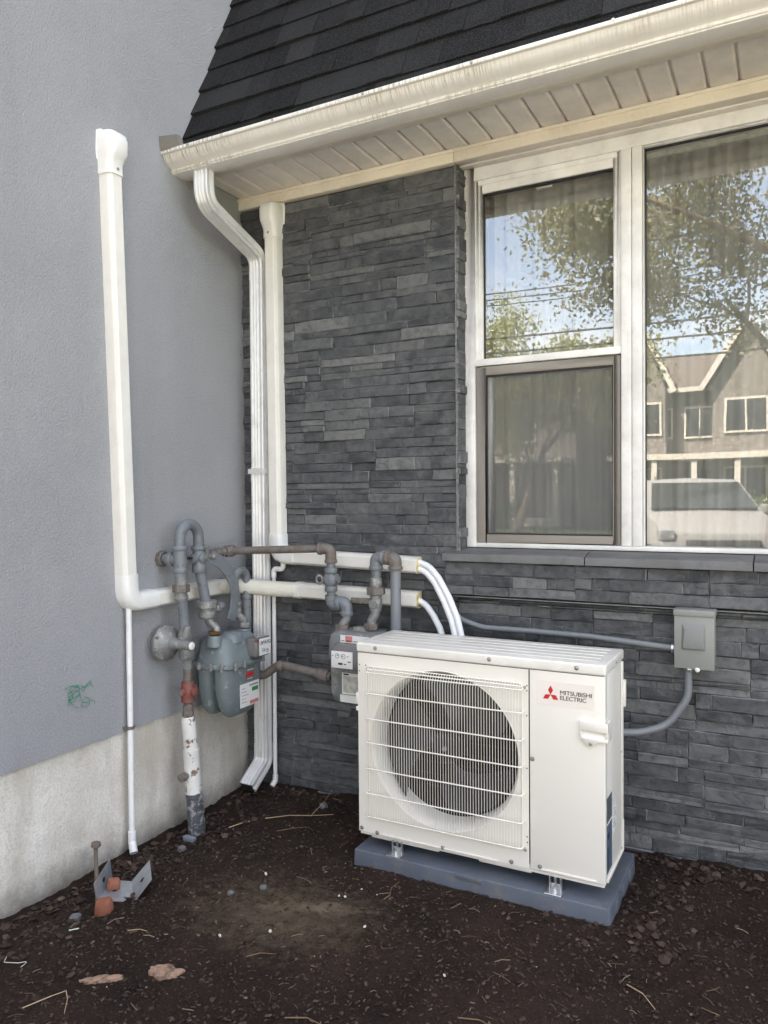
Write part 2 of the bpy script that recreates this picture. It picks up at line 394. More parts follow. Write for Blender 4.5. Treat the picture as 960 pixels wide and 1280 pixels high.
M['sash_dark'] = simple('taupe screen frame', (.27, .245, .215), .45, var=.05)
M['gasket'] = simple('black glazing gasket', (.02, .02, .02), .6)
M['curtain_dummy'] = None
m = NT('sheer curtain'); m.col((.80, .79, .76)); m.set(Roughness=.9)
tr = m.n('BsdfTransparent'); mx = m.n('MixShader'); mx.inputs[0].default_value = .60
m.l(tr.outputs[0], mx.inputs[1]); m.l(m.b.outputs[0], mx.inputs[2]); m.l(mx.outputs[0], m.out.inputs['Surface']); M['curtain'] = m.mat
del M['curtain_dummy']
def glassmat(name, refl, tint, wav):
    m = NT(name); g = m.n('BsdfGlossy'); g.inputs['Roughness'].default_value = 0; g.inputs['Color'].default_value = (1, 1, 1, 1)
    t = m.n('BsdfTransparent'); t.inputs['Color'].default_value = (*tint, 1)
    lw = m.n('LayerWeight'); lw.inputs['Blend'].default_value = .5
    f = m.math('ADD', m.math('MULTIPLY', m.math('POWER', lw.outputs['Facing'], 3.5), .6), refl)
    m.l(m.bump(m.noise(2.2, 2, .4), wav, .012), g.inputs['Normal'])
    mx = m.n('MixShader'); m.l(f, mx.inputs[0]); m.l(t.outputs[0], mx.inputs[1]); m.l(g.outputs[0], mx.inputs[2]); m.l(mx.outputs[0], m.out.inputs['Surface'])
    return m.mat
M['glass'] = glassmat('window glass',   .14, (.88, .89, .88), .03)
m = NT('insect mesh'); m.col((.20, .20, .20)); m.set(Roughness=.7)
tr = m.n('BsdfTransparent'); mx = m.n('MixShader')
wvx = m.n('TexWave', bands_direction='X'); wvx.inputs['Scale'].default_value = 95; m.l(m.pos(), wvx.inputs['Vector'])
wvz = m.n('TexWave', bands_direction='Z'); wvz.inputs['Scale'].default_value = 95; m.l(m.pos(), wvz.inputs['Vector'])
mm = m.math('MAXIMUM', m.ramp(wvx.outputs['Fac'], [(.55, 0.), (.8, 1.)]), m.ramp(wvz.outputs['Fac'], [(.55, 0.), (.8, 1.)]))
m.l(m.math('ADD', m.math('MULTIPLY', mm, .28), .24), mx.inputs[0]); m.l(tr.outputs[0], mx.inputs[1]); m.l(m.b.outputs[0], mx.inputs[2]); m.l(mx.outputs[0], m.out.inputs['Surface']); M['mesh'] = m.mat
M['room'] = simple('room paint', (.45, .42, .38), .9)
M['carbody'] = simple('white car paint', (.24, .24, .24), .2, var=.01, bump=0)
M['carglass'] = simple('car glass', (.02, .024, .026), .06, spec=.8, bump=0)
M['tyre'] = simple('tyre rubber', (.02, .02, .02), .8)
M['rim'] = simple('alloy rim', (.5, .5, .52), .3, metal=.8)
M['brickwall'] = simple('taupe house brick', (.17, .155, .14), .9, var=.25, vscale=5, streak=((1.2, 1.2, 13), (.085, .075, .068), .8), bump=.4, bscale=30)
M['housetrim'] = simple('pale house trim', (.50, .47, .43), .6)
M['houseroof'] = simple('brown roof', (.10, .085, .075), .9, var=.2)
M['housewin'] = simple('dark house window', (.03, .035, .04), .1, spec=.8)
M['lawn'] = simple('lawn grass', (.07, .12, .03), .95, var=.3, vscale=8, bump=.9, bscale=60, bdist=.03)
M['road'] = simple('asphalt road', (.055, .055, .056), .9, bump=.4)
M['walk'] = simple('concrete paving', (.56, .53, .49), .85, bump=.3)
M['bark'] = simple('tree bark', (.10, .075, .055), .95, var=.3, vscale=12, bump=.9, bscale=20, bdist=.03)
def leafmat(name, a, b):
    m = NT(name); gi = m.n('NewGeometry'); m.col(m.ramp(gi.outputs['Random Per Island'], [(0, a), (1, b)])); m.set(Roughness=.55)
    tl = m.n('BsdfTranslucent'); tl.inputs['Color'].default_value = (*[x * 1.2 for x in b], 1)
    mx = m.n('MixShader'); mx.inputs[0].default_value = .35; m.l(m.b.outputs[0], mx.inputs[1]); m.l(tl.outputs[0], mx.inputs[2]); m.l(mx.outputs[0], m.out.inputs['Surface']); return m.mat
M['leaf'] = leafmat('maple leaf', (.07, .08, .035), (.20, .19, .10))
M['leafy'] = leafmat('yellow green leaf', (.16, .19, .07), (.30, .30, .12))
M['hedge'] = leafmat('hedge leaf', (.04, .08, .02), (.09, .14, .03))
M['plastic_bit'] = simple('grey plastic scrap', (.22, .25, .30), .5)
M['stake'] = simple('rusty stake', (.20, .17, .14), .6, metal=.4, dirt=(.2, .1, .05), dirt_amt=.7, dscale=40)
M['galv'] = simple('galvanised sheet', (.42, .45, .48), .38, metal=.6, var=.15, vscale=25)

# ------------------------------------------------------------------ ground
def gz(x, y):
    h = -.085 * math.exp(-(max(x, 0) / .38) ** 2)
    if y > -.35: h *= .55 + .45 * min(1, -y / .35)
    h += .020 * noise.noise(Vector((x * 3, y * 3, 0))) + .012 * noise.noise(Vector((x * 9, y * 9, 3)))
    h += .03 * math.exp(-((y + .02) / .09) ** 2) * (x > 2.0) * min(1, (x - 2) * 3) * .6
    for cx, cy, rr, hh in ((.55, -1.0, .25, .018), (1.6, -1.25, .4, .022), (2.3, -.5, .3, .02), (.5, -.35, .18, .015)):
        h += hh * math.exp(-((x - cx) ** 2 + (y - cy) ** 2) / rr ** 2)
    if .9 < x < 2.1 and -.75 < y < -.05: # settled flat round the pad
        h = min(h, .004) 
    return h
xs = np.concatenate([np.arange(-.04, 3.2, .0125), np.arange(3.2, 7.6, .1)]); ys = np.concatenate([np.arange(.04, -2.3, -.0125), np.arange(-2.3, -3.71, -.1)])
vs = []; fs = []
for j, y in enumerate(ys):
    for i, x in enumerate(xs):
        z = gz(x, y)
        if x < 3.2 and y > -2.3:
            z += .0055 * noise.noise(Vector((x * 38, y * 38, 7))) + .004 * noise.noise(Vector((x * 90, y * 90, 1)))
        vs.append((x, y, z))
nx = len(xs)
for j in range(len(ys) - 1):
    for i in range(nx - 1): a = j * nx + i; fs.append((a, a + nx, a + nx + 1, a + 1))
me = bpy.data.meshes.new('soil_bed'); me.from_pydata(vs, [], fs); me.materials.append(M['soil'])
me.polygons.foreach_set('use_smooth', [True] * len(me.polygons))
o = bpy.data.objects.new('soil_bed', me); COL.objects.link(o); tag(o, kind='structure')
structure('ground', MB().box((-600, -600, -1.2), (600, 600, -.3)), M['lawn'])
structure('lawn', MB().box((-60, -10.5, -.29), (0, -5, .01)).box((9.5, -10.5, -.29), (60, -3.7, .01)).box((7.6, -3.7, -.29), (60, .2, .01)).box((-60, -13, -.29), (60, -11.9, .01)).box((-60, -34, -.29), (60, -23, .01)), M['lawn'])
structure('driveway', MB().box((.0, -10.5, -.29), (9.5, -3.7, .014)), M['walk'], bevel=.01)
structure('sidewalk', MB().box((-60, -11.9, -.29), (60, -10.5, .02)).box((-60, -23, -.29), (60, -21.6, .02)), M['walk'], bevel=.01)
structure('road', MB().box((-60, -21.6, -.29), (60, -13, -.09)), M['road'])

def scatter(name, n, mat, size, x0, x1, y0, y1, kinds, seed, label, cat, dens=None):
    r = random.Random(seed); mb = MB()
    k = 0
    while k < n:
        x = r.uniform(x0, x1); y = r.uniform(y0, y1)
        if 1.0 < x < 1.99 and -.61 < y < -.1: continue
        if x < .035 or y > -.03: continue
        if dens and r.random() > dens(x, y): continue
        k += 1
        s = size[0] + (size[1] - size[0]) * r.random() ** 3
        z = gz(x, y) + s * .12
        if kinds == 'chip':
            l, wd, t = s, s * r.uniform(.25, .6), s * r.uniform(.08, .25)
        else: l, wd, t = s * .5, s * r.uniform(.35, .5), s * r.uniform(.25, .4)
        rot = Matrix.Rotation(r.uniform(0, 6.3), 3, 'Z') @ Matrix.Rotation(r.gauss(0, .3), 3, 'X') @ Matrix.Rotation(r.gauss(0, .25), 3, 'Y')
        if kinds == 'chip':
            pts = [(-l/2, -wd/2*r.uniform(.3, 1), 0), (l/2, -wd/2*r.uniform(.3, 1), 0), (l/2*r.uniform(.7, 1), wd/2, 0), (-l/2*r.uniform(.7, 1), wd/2, 0),
                   (-l/2*.9, -wd/2*.7, t), (l/2*.9, -wd/2*.7, t*r.uniform(.5, 1.2)), (l/2*.8, wd/2*.7, t), (-l/2*.8, wd/2*.8, t)]
            fc = [(4,5,6,7),(0,1,5,4),(1,2,6,5),(2,3,7,6),(3,0,4,7)]
        else:
            pts = [(0,0,t),(0,0,-t*.3)] + [(l*math.cos(a)*r.uniform(.7,1.2), wd*math.sin(a)*r.uniform(.7,1.2), t*r.uniform(0,.5)) for a in [i*math.pi/3 for i in range(6)]]
            fc = [(0, 2+i, 2+(i+1)%6) for i in range(6)] + [(1, 2+(i+1)%6, 2+i) for i in range(6)]
        mb.add([rot @ Vector(p) + Vector((x, y, z)) for p in pts], fc)
    me = bpy.data.meshes.new(name); me.from_pydata([tuple(v) for v in mb.v], [], mb.f); me.materials.append(mat)
    o = bpy.data.objects.new(name, me); COL.objects.link(o); return tag(o, label, cat, kind='stuff')
def offpatch(x, y): return 1 - .8 * math.exp(-(((x - .98) / .36) ** 2 + ((y + 1.03) / .22) ** 2))
scatter('wood_chips', 24000, M['chip'], (.003, .017), .04, 3.1, -2.2, -.03, 'chip', 3, 'brown wood chips mixed through the dark garden soil', 'mulch', offpatch)
scatter('soil_clods', 13000, M['chip'], (.003, .018), .04, 3.1, -2.2, -.03, 'clod', 5, 'small dark clods of earth lying on the soil bed', 'soil', offpatch)
scatter('gravel_crumbs', 420, M['pebble'], (.003, .009), .04, 3.1, -2.2, -.03, 'clod', 8, 'tiny pale gravel crumbs sprinkled over the dark soil', 'gravel',
        lambda x, y: .25 + .75 * math.exp(-((x - .8) ** 2 + (y + .9) ** 2) / .4))

def nearwall(x, y): return max(math.exp(-x / .12), math.exp(y / .09) * (.4 if x < 2 else .9), .35 * math.exp(-((x - 2.0) ** 2 + (y + .5) ** 2) / .06))
scatter('earth_lumps', 1500, M['chip'], (.012, .042), .04, 3.1, -2.2, -.03, 'clod', 15, 'larger dark lumps of earth banked against the foot of the walls', 'soil', nearwall)
# ------------------------------------------------------------------ stucco wall with foundation
t = thing('stucco_wall', 'blue grey stucco house wall standing on a pale parged concrete foundation', 'wall', (0, -1.5, -.2))
# face with a slightly wavy lower edge
mb = MB(); zs = .448
n = 60; yy = [.2 - (3.4) * i / n for i in range(n + 1)]
lo = [zs + .008 * noise.noise(Vector((y * 4, 0, 5))) + .0055 * noise.noise(Vector((y * 19, 0, 5))) for y in yy]
vs = [(0, y, 7) for y in yy] + [(0, y, z) for y, z in zip(yy, lo)] + [(-.035, y, z - .004) for y, z in zip(yy, lo)]
fs = []
for i in range(n): fs += [(i, i + 1, n + 2 + i, n + 1 + i), (n + 1 + i, n + 2 + i, 2 * n + 3 + i, 2 * n + 2 + i)]
mb.add(vs, fs); mb.box((-6, -3.2, .46), (-.03, .2, 7)); obj('stucco_face', mb, M['stucco'], t)
mb = MB(); n1, n2 = 70, 14; vs = []; fs = []
for i in range(n1 + 1):
    for j in range(n2 + 1):
        y = .1 - 3.3 * i / n1; z = -.25 + .72 * j / n2
        vs.append((-.016 + .007 * noise.noise(Vector((y * 3, z * 3, 2))) + .004 * noise.noise(Vector((y * 11, z * 11, 2))), y, z))
for i in range(n1):
    for j in range(n2): a = i * (n2 + 1) + j; fs.append((a, a + 1, a + n2 + 2, a + n2 + 1))
mb.add(vs, fs); mb.box((-6, -3.2, -.28), (-.04, .1, .455)); obj('foundation', mb, M['concrete'], t)

# ------------------------------------------------------------------ stone cladding
NV = 18
def stone_mesh(k):
    r = random.Random(100 + k)
    gx = [0, .018, .33 + .2 * r.random(), .982, 1]; gzz = [0, .08, .5, .92, 1]
    vs = []; ed = []
    tilt = r.uniform(-.12, .12); tiltz = r.uniform(-.10, .10)
    for j, b in enumerate(gzz):
        for i, a in enumerate(gx):
            rim = i in (0, 4) or j in (0, 4)
            y = -1 + tilt * (a - .5) + tiltz * (b - .5) + r.uniform(-.07, .07) + (.05 + r.uniform(0, .09) if rim else 0)
            xx = a + (r.uniform(-.004, .004) if rim else 0); zc = b + (r.uniform(-.03, .012) if j == 4 else r.uniform(-.012, .03) if j == 0 else 0)
            vs.append((xx, y, zc)); ed.append(1. if rim else 0.)
    fs = [(j*5+i, j*5+i+1, j*5+i+6, j*5+i+5) for j in range(4) for i in range(4)]
    b = len(vs); vs += [(0, 0, 0), (1, 0, 0), (1, 0, 1), (0, 0, 1)]; ed += [.6] * 4
    fs += [(b, b + 1, 4, 3, 2, 1, 0), (b + 1, b + 2, 24, 19, 14, 9, 4), (b + 2, b + 3, 20, 21, 22, 23, 24), (b + 3, b, 0, 5, 10, 15, 20)]
    me = bpy.data.meshes.new('stone'); me.from_pydata(vs, [], fs); me.materials.append(M['slate'])
    at = me.attributes.new('edge', 'FLOAT', 'POINT'); at.data.foreach_set('value', ed); me.update(); return me
SM = [stone_mesh(k) for k in range(NV)]
def ledger(u0, u1, z0, z1, seed):
    """split a face into random ledger stones: list of (u, z, w, h)"""
    r = random.Random(seed); out = []; z = z0
    pats = [(.05, .05, .05), (.04, .06, .05), (.03, .05, .04, .03), (.06, .035, .055), (.045, .045, .06), (.035, .065, .05), (.055, .04, .025, .03), (.025, .06, .065), (.02, .055, .03, .045), (.03, .03, .045, .045)]
    while z < z1 - .012:
        H = min(.15, z1 - z); u = u0 - r.uniform(0, .3)
        while u < u1:
            pw = r.uniform(.45, .9); p = list(r.choice(pats)); r.shuffle(p); ssum = sum(p); zz = z
            a, b = max(u, u0), min(u + pw, u1)
            if u1 - b < .07: b = u1
            for h in p:
                h = h * H / ssum; x = a
                if b - a > .02:
                    while x < b - .001:
                        l = r.uniform(.13, .42)
                        if r.random() < .10: l = r.uniform(.05, .10)
                        if b - (x + l) < .06: l = b - x
                        out.append((x, zz, l, h)); x += l
                zz += h
            u = b if b == u1 else u + pw
            if b == u1: break
        z += H
    return out
def clad(root, rects, seed, place, limit=300, hidden=None):
    """place(u, z) -> (loc, rz); root gets single stones, the smaller ones join one part"""
    r = random.Random(seed); base = root_loc(root)
    rects = sorted(rects, key=lambda q: -(q[2] * q[3]) + (10 if hidden and hidden(q) else 0))
    rest = MB(); restE = []
    for i, (u, z, l, h) in enumerate(rects):
        g = .0006; d = .030 + r.choice((0, .0005, .001, .002, .003, .004, .006, .009, .013))
        me = SM[r.randrange(NV)]; loc, rz = place(u + g, z + g); loc = Vector(loc)
        sc3 = (l - 2 * g, d, h - 2 * g)
        if i < limit: link('stone', me, root, loc - base, (0, 0, rz), sc3)
        else:
            mt = Matrix.Translation(loc) @ Matrix.Rotation(rz, 4, 'Z') @ Matrix.Diagonal((*sc3, 1))
            b0 = len(rest.v); rest.v += [mt @ v.co for v in me.vertices]; rest.f += [tuple(b0 + k for k in p.vertices) for p in me.polygons]
            restE += [x.value for x in me.attributes['edge'].data]
    if rest.v:
        me = bpy.data.meshes.new('small_stones'); me.from_pydata([tuple(v - base) for v in rest.v], [], rest.f); me.materials.append(M['slate'])
        at = me.attributes.new('edge', 'FLOAT', 'POINT'); at.data.foreach_set('value', restE)
        o = link('small_stones', me, root); o['kind'] = 'stuff'
YB = .036     # back plane of the stones; faces come forward to about y = 0
pier = thing('stone_wall', 'dark slate ledgestone wall strip between the corner and the window', 'wall', (.6, .05, -.1))
mb = MB().box((0.001, YB, -.2), (1.2, .3, 2.97)); obj('backing', mb, M['mortar'], pier)
rp = ledger(.0, 1.196, -.08, 2.925, 21)
clad(pier, rp, 4, lambda u, z: ((u, YB, z), 0), 285, lambda q: q[0] > 1.0 and .05 < q[1] < .8)
# the narrow return beside the window (faces +X)
ret = ledger(.002, .112, 1.2, 2.925, 33)
for (u, z, l, h) in ret:
    d = .010 + rnd.choice((0, .003, .006, .010))
    link('return_stone', SM[rnd.randrange(NV)], pier, Vector((1.2 - .004, u, z + .001)) - pier.location, (0, 0, R(90)), (l - .002, d, h - .002))
obj('corner_strip', MB().box((1.197, -.004, 1.17), (1.2015, .004, 2.925)), M['gasd'], pier)
low = thing('stone_wall', 'dark slate ledgestone wall below the window ledge behind the outdoor unit', 'wall', (2.4, .05, -.1))
obj('backing', MB().box((1.2, YB + .001, -.2), (6, .3, 1.15)), M['mortar'], low)
r1 = ledger(1.2, 2.72, -.08, 1.0, 44); r1 += [q for q in ledger(1.145, 2.72, 1.008, 1.155, 45)]
clad(low, r1 + ledger(2.72, 5.9, -.08, 1.155, 46), 9, lambda u, z: ((u, YB - (.026 if z > 1.0 else 0), z), 0), 290, lambda q: q[0] > 2.6)
obj('upper_backing', MB().box((1.146, .009, 1.006), (6, YB, 1.156)), M['mortar'], low)
obj('metal_strip', MB().box((1.19, -.030, .9995), (4.5, .03, 1.0015)), M['ebox'], low)
# window ledge in slabs
led = thing('window_ledge', 'grey stone window ledge of long slabs under the white window', 'ledge', (2.4, 0, 1.157))
for a, b in ((1.143, 1.776), (1.780, 2.400), (2.404, 3.0), (3.004, 3.6), (3.604, 4.6)):
    mb = MB(); pr = [(-.048, 1.158), (-.048, 1.188), (-.046, 1.192), (.03, 1.206), (.135, 1.212), (.135, 1.158)]
    vs = [(x, y, z) for x in (a, b) for y, z in pr]; k = len(pr)
    mb.add(vs, [tuple(range(k)), tuple(range(2*k-1, k-1, -1))] + [(i, (i+1) % k, k+(i+1) % k, k+i) for i in range(k)])
    obj('slab', mb, M['ledge'], led, bevel=.0012, bseg=1)

# ------------------------------------------------------------------ room behind the window and the rest of the house
rm = MB(); 
rm.box((1.16, .30, .2), (1.25, 3.4, 3.2)).box((5.9, .30, .2), (6, 3.4, 3.2)).box((1.25, 3.3, .2), (5.9, 3.4, 3.2)).box((1.25, .30, .2), (5.9, 3.3, .4)).box((1.25, .30, 2.95), (5.9, 3.3, 3.1))
structure('room_interior', rm, M['room'])
hb = MB(); hb.box((-6, .2, 3.12), (12, 9, 7)).box((-6, .32, -.3), (-.05, 9, 3.12)).box((-6, 3.45, -.3), (12, 9, 3.12)).box((6, .3, -.3), (12, 3.45, 3.12))
solo('house_block', hb, M['stucco'], 'plain rear mass of the house behind the roof and the window', 'building', (3, 4, -.3))

# ------------------------------------------------------------------ shingle roof
roof = thing('shingle_roof', 'steep black asphalt shingle roof above the cream gutter', 'roof', (2, -.4, 3.0))
sl_ = Vector((0, .393, .877)).normalized(); P0 = Vector((0, -.475, 3.01)); nrm = Vector((0, -sl_.z, sl_.y))
mb = MB(); q = P0 - nrm * .008; top = q + sl_ * 4.5
mb.add([(.0, q.y, q.z), (8, q.y, q.z), (8, top.y, top.z), (0, top.y, top.z), (0, .6, 3.0), (8, .6, 3.0), (8, top.y + .6, top.z), (0, top.y + .6, top.z)],
       [(0, 1, 2, 3), (4, 5, 1, 0), (3, 2, 6, 7), (7, 6, 5, 4), (0, 3, 7, 4), (1, 5, 6, 2)]); obj('roof_deck', mb, M['shingle'], roof)
def shingle(k):
    r = random.Random(k); vs = []; n = 4; fs = []
    for i in range(n + 1):
        a = i / n; z0 = r.uniform(-.012, .012)
        vs += [(a, 0, 1.06), (a, -1 + r.uniform(-.1, .1), z0), (a, 0, z0)]
    for i in range(n): b = i * 3; fs += [(b, b + 3, b + 4, b + 1), (b + 1, b + 4, b + 5, b + 2)]
    fs += [(0, 1, 2), (n*3, n*3 + 2, n*3 + 1)]
    me = bpy.data.meshes.new('shingle'); me.from_pydata(vs, [], [f[::-1] for f in fs]); me.materials.append(M['shingle']); return me
SH = [shingle(k) for k in range(6)]
ang = math.atan2(sl_.y, sl_.z)
r = random.Random(5); EXP = .148; s_ = -.02; row = 0
stuff = MB()
while s_ < 2.2:
    x = r.uniform(-.25, 0)
    while x < 3.3:
        l = r.choice((.10, .15, .19, .24, .30)) * r.uniform(.85, 1.15); a = max(x, .002)
        if x + l - a > .04:
            th = r.choice((.009, .010, .014, .015)); p = P0 + sl_ * s_
            link('shingle', SH[r.randrange(6)], roof, Vector((a, p.y, p.z)) - roof.location, (-ang, 0, 0), (x + l - a - .002, th, EXP + .004))
        x += l
    s_ += EXP; row += 1

# ------------------------------------------------------------------ soffit, frieze, gutter
sof = thing('soffit', 'cream vinyl soffit of grooved panels under the eave', 'soffit', (2, -.2, 2.98))
XJ = [.084 + .1080 * i for i in range(-1, 36)]
for i in range(len(XJ) - 1):
    a = max(XJ[i], .004); b = XJ[i + 1]
    mb = MB(); pr = [(a + .0035, 2.992), (a + .010, 2.984), (b - .012, 2.984), (b - .0045, 2.992)]
    mb.add([(x, y, z) for y in (-.345, -.006) for x, z in pr] + [(x, y, 3.0) for y in (-.345, -.006) for x in (pr[0][0], pr[3][0])],
           [(0, 1, 5, 4), (1, 2, 6, 5), (2, 3, 7, 6), (0, 4, 10, 8), (3, 9, 11, 7)])
    obj('panel', mb, M['soffit'], sof, smooth=0)
obj('panel_backing', MB().box((.0, -.36, 2.999), (4.2, .02, 3.004)), M['soffit'], sof)
obj('trim_channel', MB().box((.0, -.4295, 2.942), (4.2, -.398, 3.0)).box((.0, -.398, 2.958), (4.2, -.345, 3.0)).box((.0, -.345, 2.974), (4.2, -.328, 2.980)), M['frieze'], sof, bevel=.001)
fr = thing('frieze_board', 'cream painted trim board along the top of the stone and window', 'trim', (1.2, 0, 2.92))
for a, b in ((.002, 1.2), (1.2025, 4.2)):
    obj('board', MB().box((a, -.022, 2.926), (b, .02, 2.974)).box((a, -.030, 2.968), (b, .02, 2.982)), M['frieze'], fr, bevel=.0015)
# header recess above the window
obj('header_return', MB().box((1.201, .02, 2.932), (4.2, .092, 2.96)).box((1.201, .045, 2.9255), (4.2, .085, 2.933)), M['soffit'], fr, bevel=.0015)

gt = thing('rain_gutter', 'long streak stained cream rain gutter along the roof edge', 'gutter', (2, -.45, 2.95))
pr = [(-.430, 3.02), (-.430, 2.952), (-.492, 2.952), (-.497, 2.954), (-.4985, 2.970), (-.506, 2.973), (-.524, 2.981), (-.541, 2.991), (-.551, 3.003), (-.556, 3.016), (-.569, 3.0175), (-.571, 3.022), (-.570, 3.031), (-.566, 3.034), (-.552, 3.033), (-.551, 3.028), (-.556, 3.024),
      (-.550, 3.02), (-.546, 3.005), (-.537, 2.996), (-.522, 2.986), (-.504, 2.978), (-.494, 2.974), (-.492, 2.957), (-.434, 2.957), (-.434, 3.02)]
mb = MB(); k = len(pr); XS = [.0, .8, 1.6, 2.4, 3.2, 4.6]
mb.add([(x, y, z - .012) for x in XS for y, z in pr], [(i*k + j, i*k + (j+1) % k, (i+1)*k + (j+1) % k, (i+1)*k + j) for i in range(len(XS)-1) for j in range(k)])
obj('trough', mb, M['gutter'], gt, smooth=50)
ep = [p for p in pr[:14]]
mb = MB(); kk = len(ep)
mb.add([(x, y + (.000 if x else 0), z - .012) for x in (-.0035, .0005) for y, z in ep], [tuple(range(kk)), tuple(range(2*kk-1, kk-1, -1))] + [(i, (i+1) % kk, kk+(i+1) % kk, kk+i) for i in range(kk)])
obj('end_cap', mb, M['gutter'], gt)
obj('front_edge_bead', MB().tube([(.0, -.500, 2.951), (4.6, -.500, 2.951)], .0045, 8).sweep([(-.0015, -.006), (.0015, -.006), (.0015, .006), (-.0015, .006)], [(.0, -.4995, 2.953), (4.6, -.4995, 2.953)], (0, 0, 1)), M['gutter'], gt)
for x in (.16, .62, 1.05, 1.5, 2.0, 2.4):
    obj('hanger_clip', MB().lathe((x, -.5705, 3.014 + (.004 if x == 2.0 else 0)), (0, -1, .3), [(.006, -.002), (.006, .002), (.003, .004)], 8), M['screw'] if x != 2.0 else M['gutter'], gt)
mb = MB(); mb.sweep([(-.036, -.0006), (.036, -.0006), (.036, .0006), (-.036, .0006)], [(.006, -.60, 3.055), (.025, -.55, 3.062), (.12, -.49, 3.068)], (-.2, -.75, .6))
mb = MB(); mb.add([(.004, -.585, 3.078), (.004, -.575, 3.018), (.120, -.565, 3.016), (.100, -.575, 3.070), (.004, -.560, 3.080), (.004, -.550, 3.018), (.120, -.540, 3.016), (.100, -.550, 3.072)],
                  [(0, 1, 2, 3), (7, 6, 5, 4), (0, 4, 5, 1), (1, 5, 6, 2), (2, 6, 7, 3), (3, 7, 4, 0)])
solo('roof_flashing', mb, M['flash'], 'small bent grey metal flashing at the gutter end against stucco', 'flashing', (.05, -.55, 3.01))

# ------------------------------------------------------------------ downspout
def rib_prof(hw, hd, r=.004):
    p = []
    def side(a, b, nn):
        a = Vector((*a, 0)); b = Vector((*b, 0)); d = (b - a); L = d.length; d.normalize(); nrm2 = Vector((d.y, -d.x, 0)); o = []
        for i in range(nn * 2 + 1):
            t = (i + .5) / (nn * 2 + 1); q = a + d * L * (.1 + .8 * t) - nrm2 * (.008 if i % 2 else 0); o.append((q.x, q.y))
        return [(a.x + d.x * r, a.y + d.y * r)] + o + [(b.x - d.x * r, b.y - d.y * r)]
    c = [(-hw, -hd), (hw, -hd), (hw, hd), (-hw, hd)]
    for i in range(4): p += side(c[i], c[(i+1) % 4], 3 if i % 2 == 1 else 1)
    return p
dsp = thing('downspout', 'white ribbed metal downspout running from gutter outlet to the soil in the corner', 'downspout', (.14, -.04, 0))
PR = rib_prof(.0285, .039); PR = [(a, b) for a, b in PR]
# profile a runs along T x N (N = +X), so width along X is b
a_ = Vector((.150, -.455, 2.94)); b_ = Vector((.150, -.455, 2.80)); c_ = Vector((.142, -.045, 2.665)); d_ = Vector((.140, -.044, .13)); e_ = Vector((.135, -.170, .005))
up = fillet([a_, b_, c_, c_ + Vector((0, 0, -.12))], .10, 7)
obj('upper_elbows', MB().sweep(PR, up, (1, 0, 0)), M['spout'], dsp, smooth=22)
obj('upper_pipe', MB().sweep([(a * .97, b * .97) for a, b in PR], [c_ + Vector((0, 0, -.10)), Vector((.140, -.044, 1.55))], (1, 0, 0)), M['spout'], dsp, smooth=22)
obj('joint_sleeve', MB().sweep([(a * 1.04, b * 1.04) for a, b in PR], [Vector((.140, -.044, 1.60)), Vector((.140, -.044, 1.53))], (1, 0, 0)), M['spout'], dsp, smooth=22)
obj('lower_pipe', MB().sweep(PR, [Vector((.140, -.044, 1.55)), Vector((.140, -.044, .14))], (1, 0, 0)), M['spout'], dsp, smooth=22)
obj('bottom_elbow', MB().sweep([(a * 1.03, b * 1.03) for a, b in PR], fillet([d_ + Vector((0, 0, .06)), d_ + Vector((0, 0, -.03)), e_], .06, 6), (1, 0, 0)), M['spout'], dsp, smooth=22)
tt = (e_ - d_).normalized()
obj('spout_opening', MB().sweep([(-.022, -.033), (.022, -.033), (.022, .033), (-.022, .033)], [e_ + Vector((0, -.0005, -.0004)), e_ + Vector((0, -.0028, -.0022))], (1, 0, 0)), M['cavity'], dsp)
for z in (1.58,): obj('strap', MB().box((.095, -.087, z - .012), (.186, -.0855, z + .012)).box((.1845, -.0855, z - .012), (.186, .0, z + .012)).box((.186, -.004, z - .012), (.21, .0, z + .012)), M['spout'], dsp)

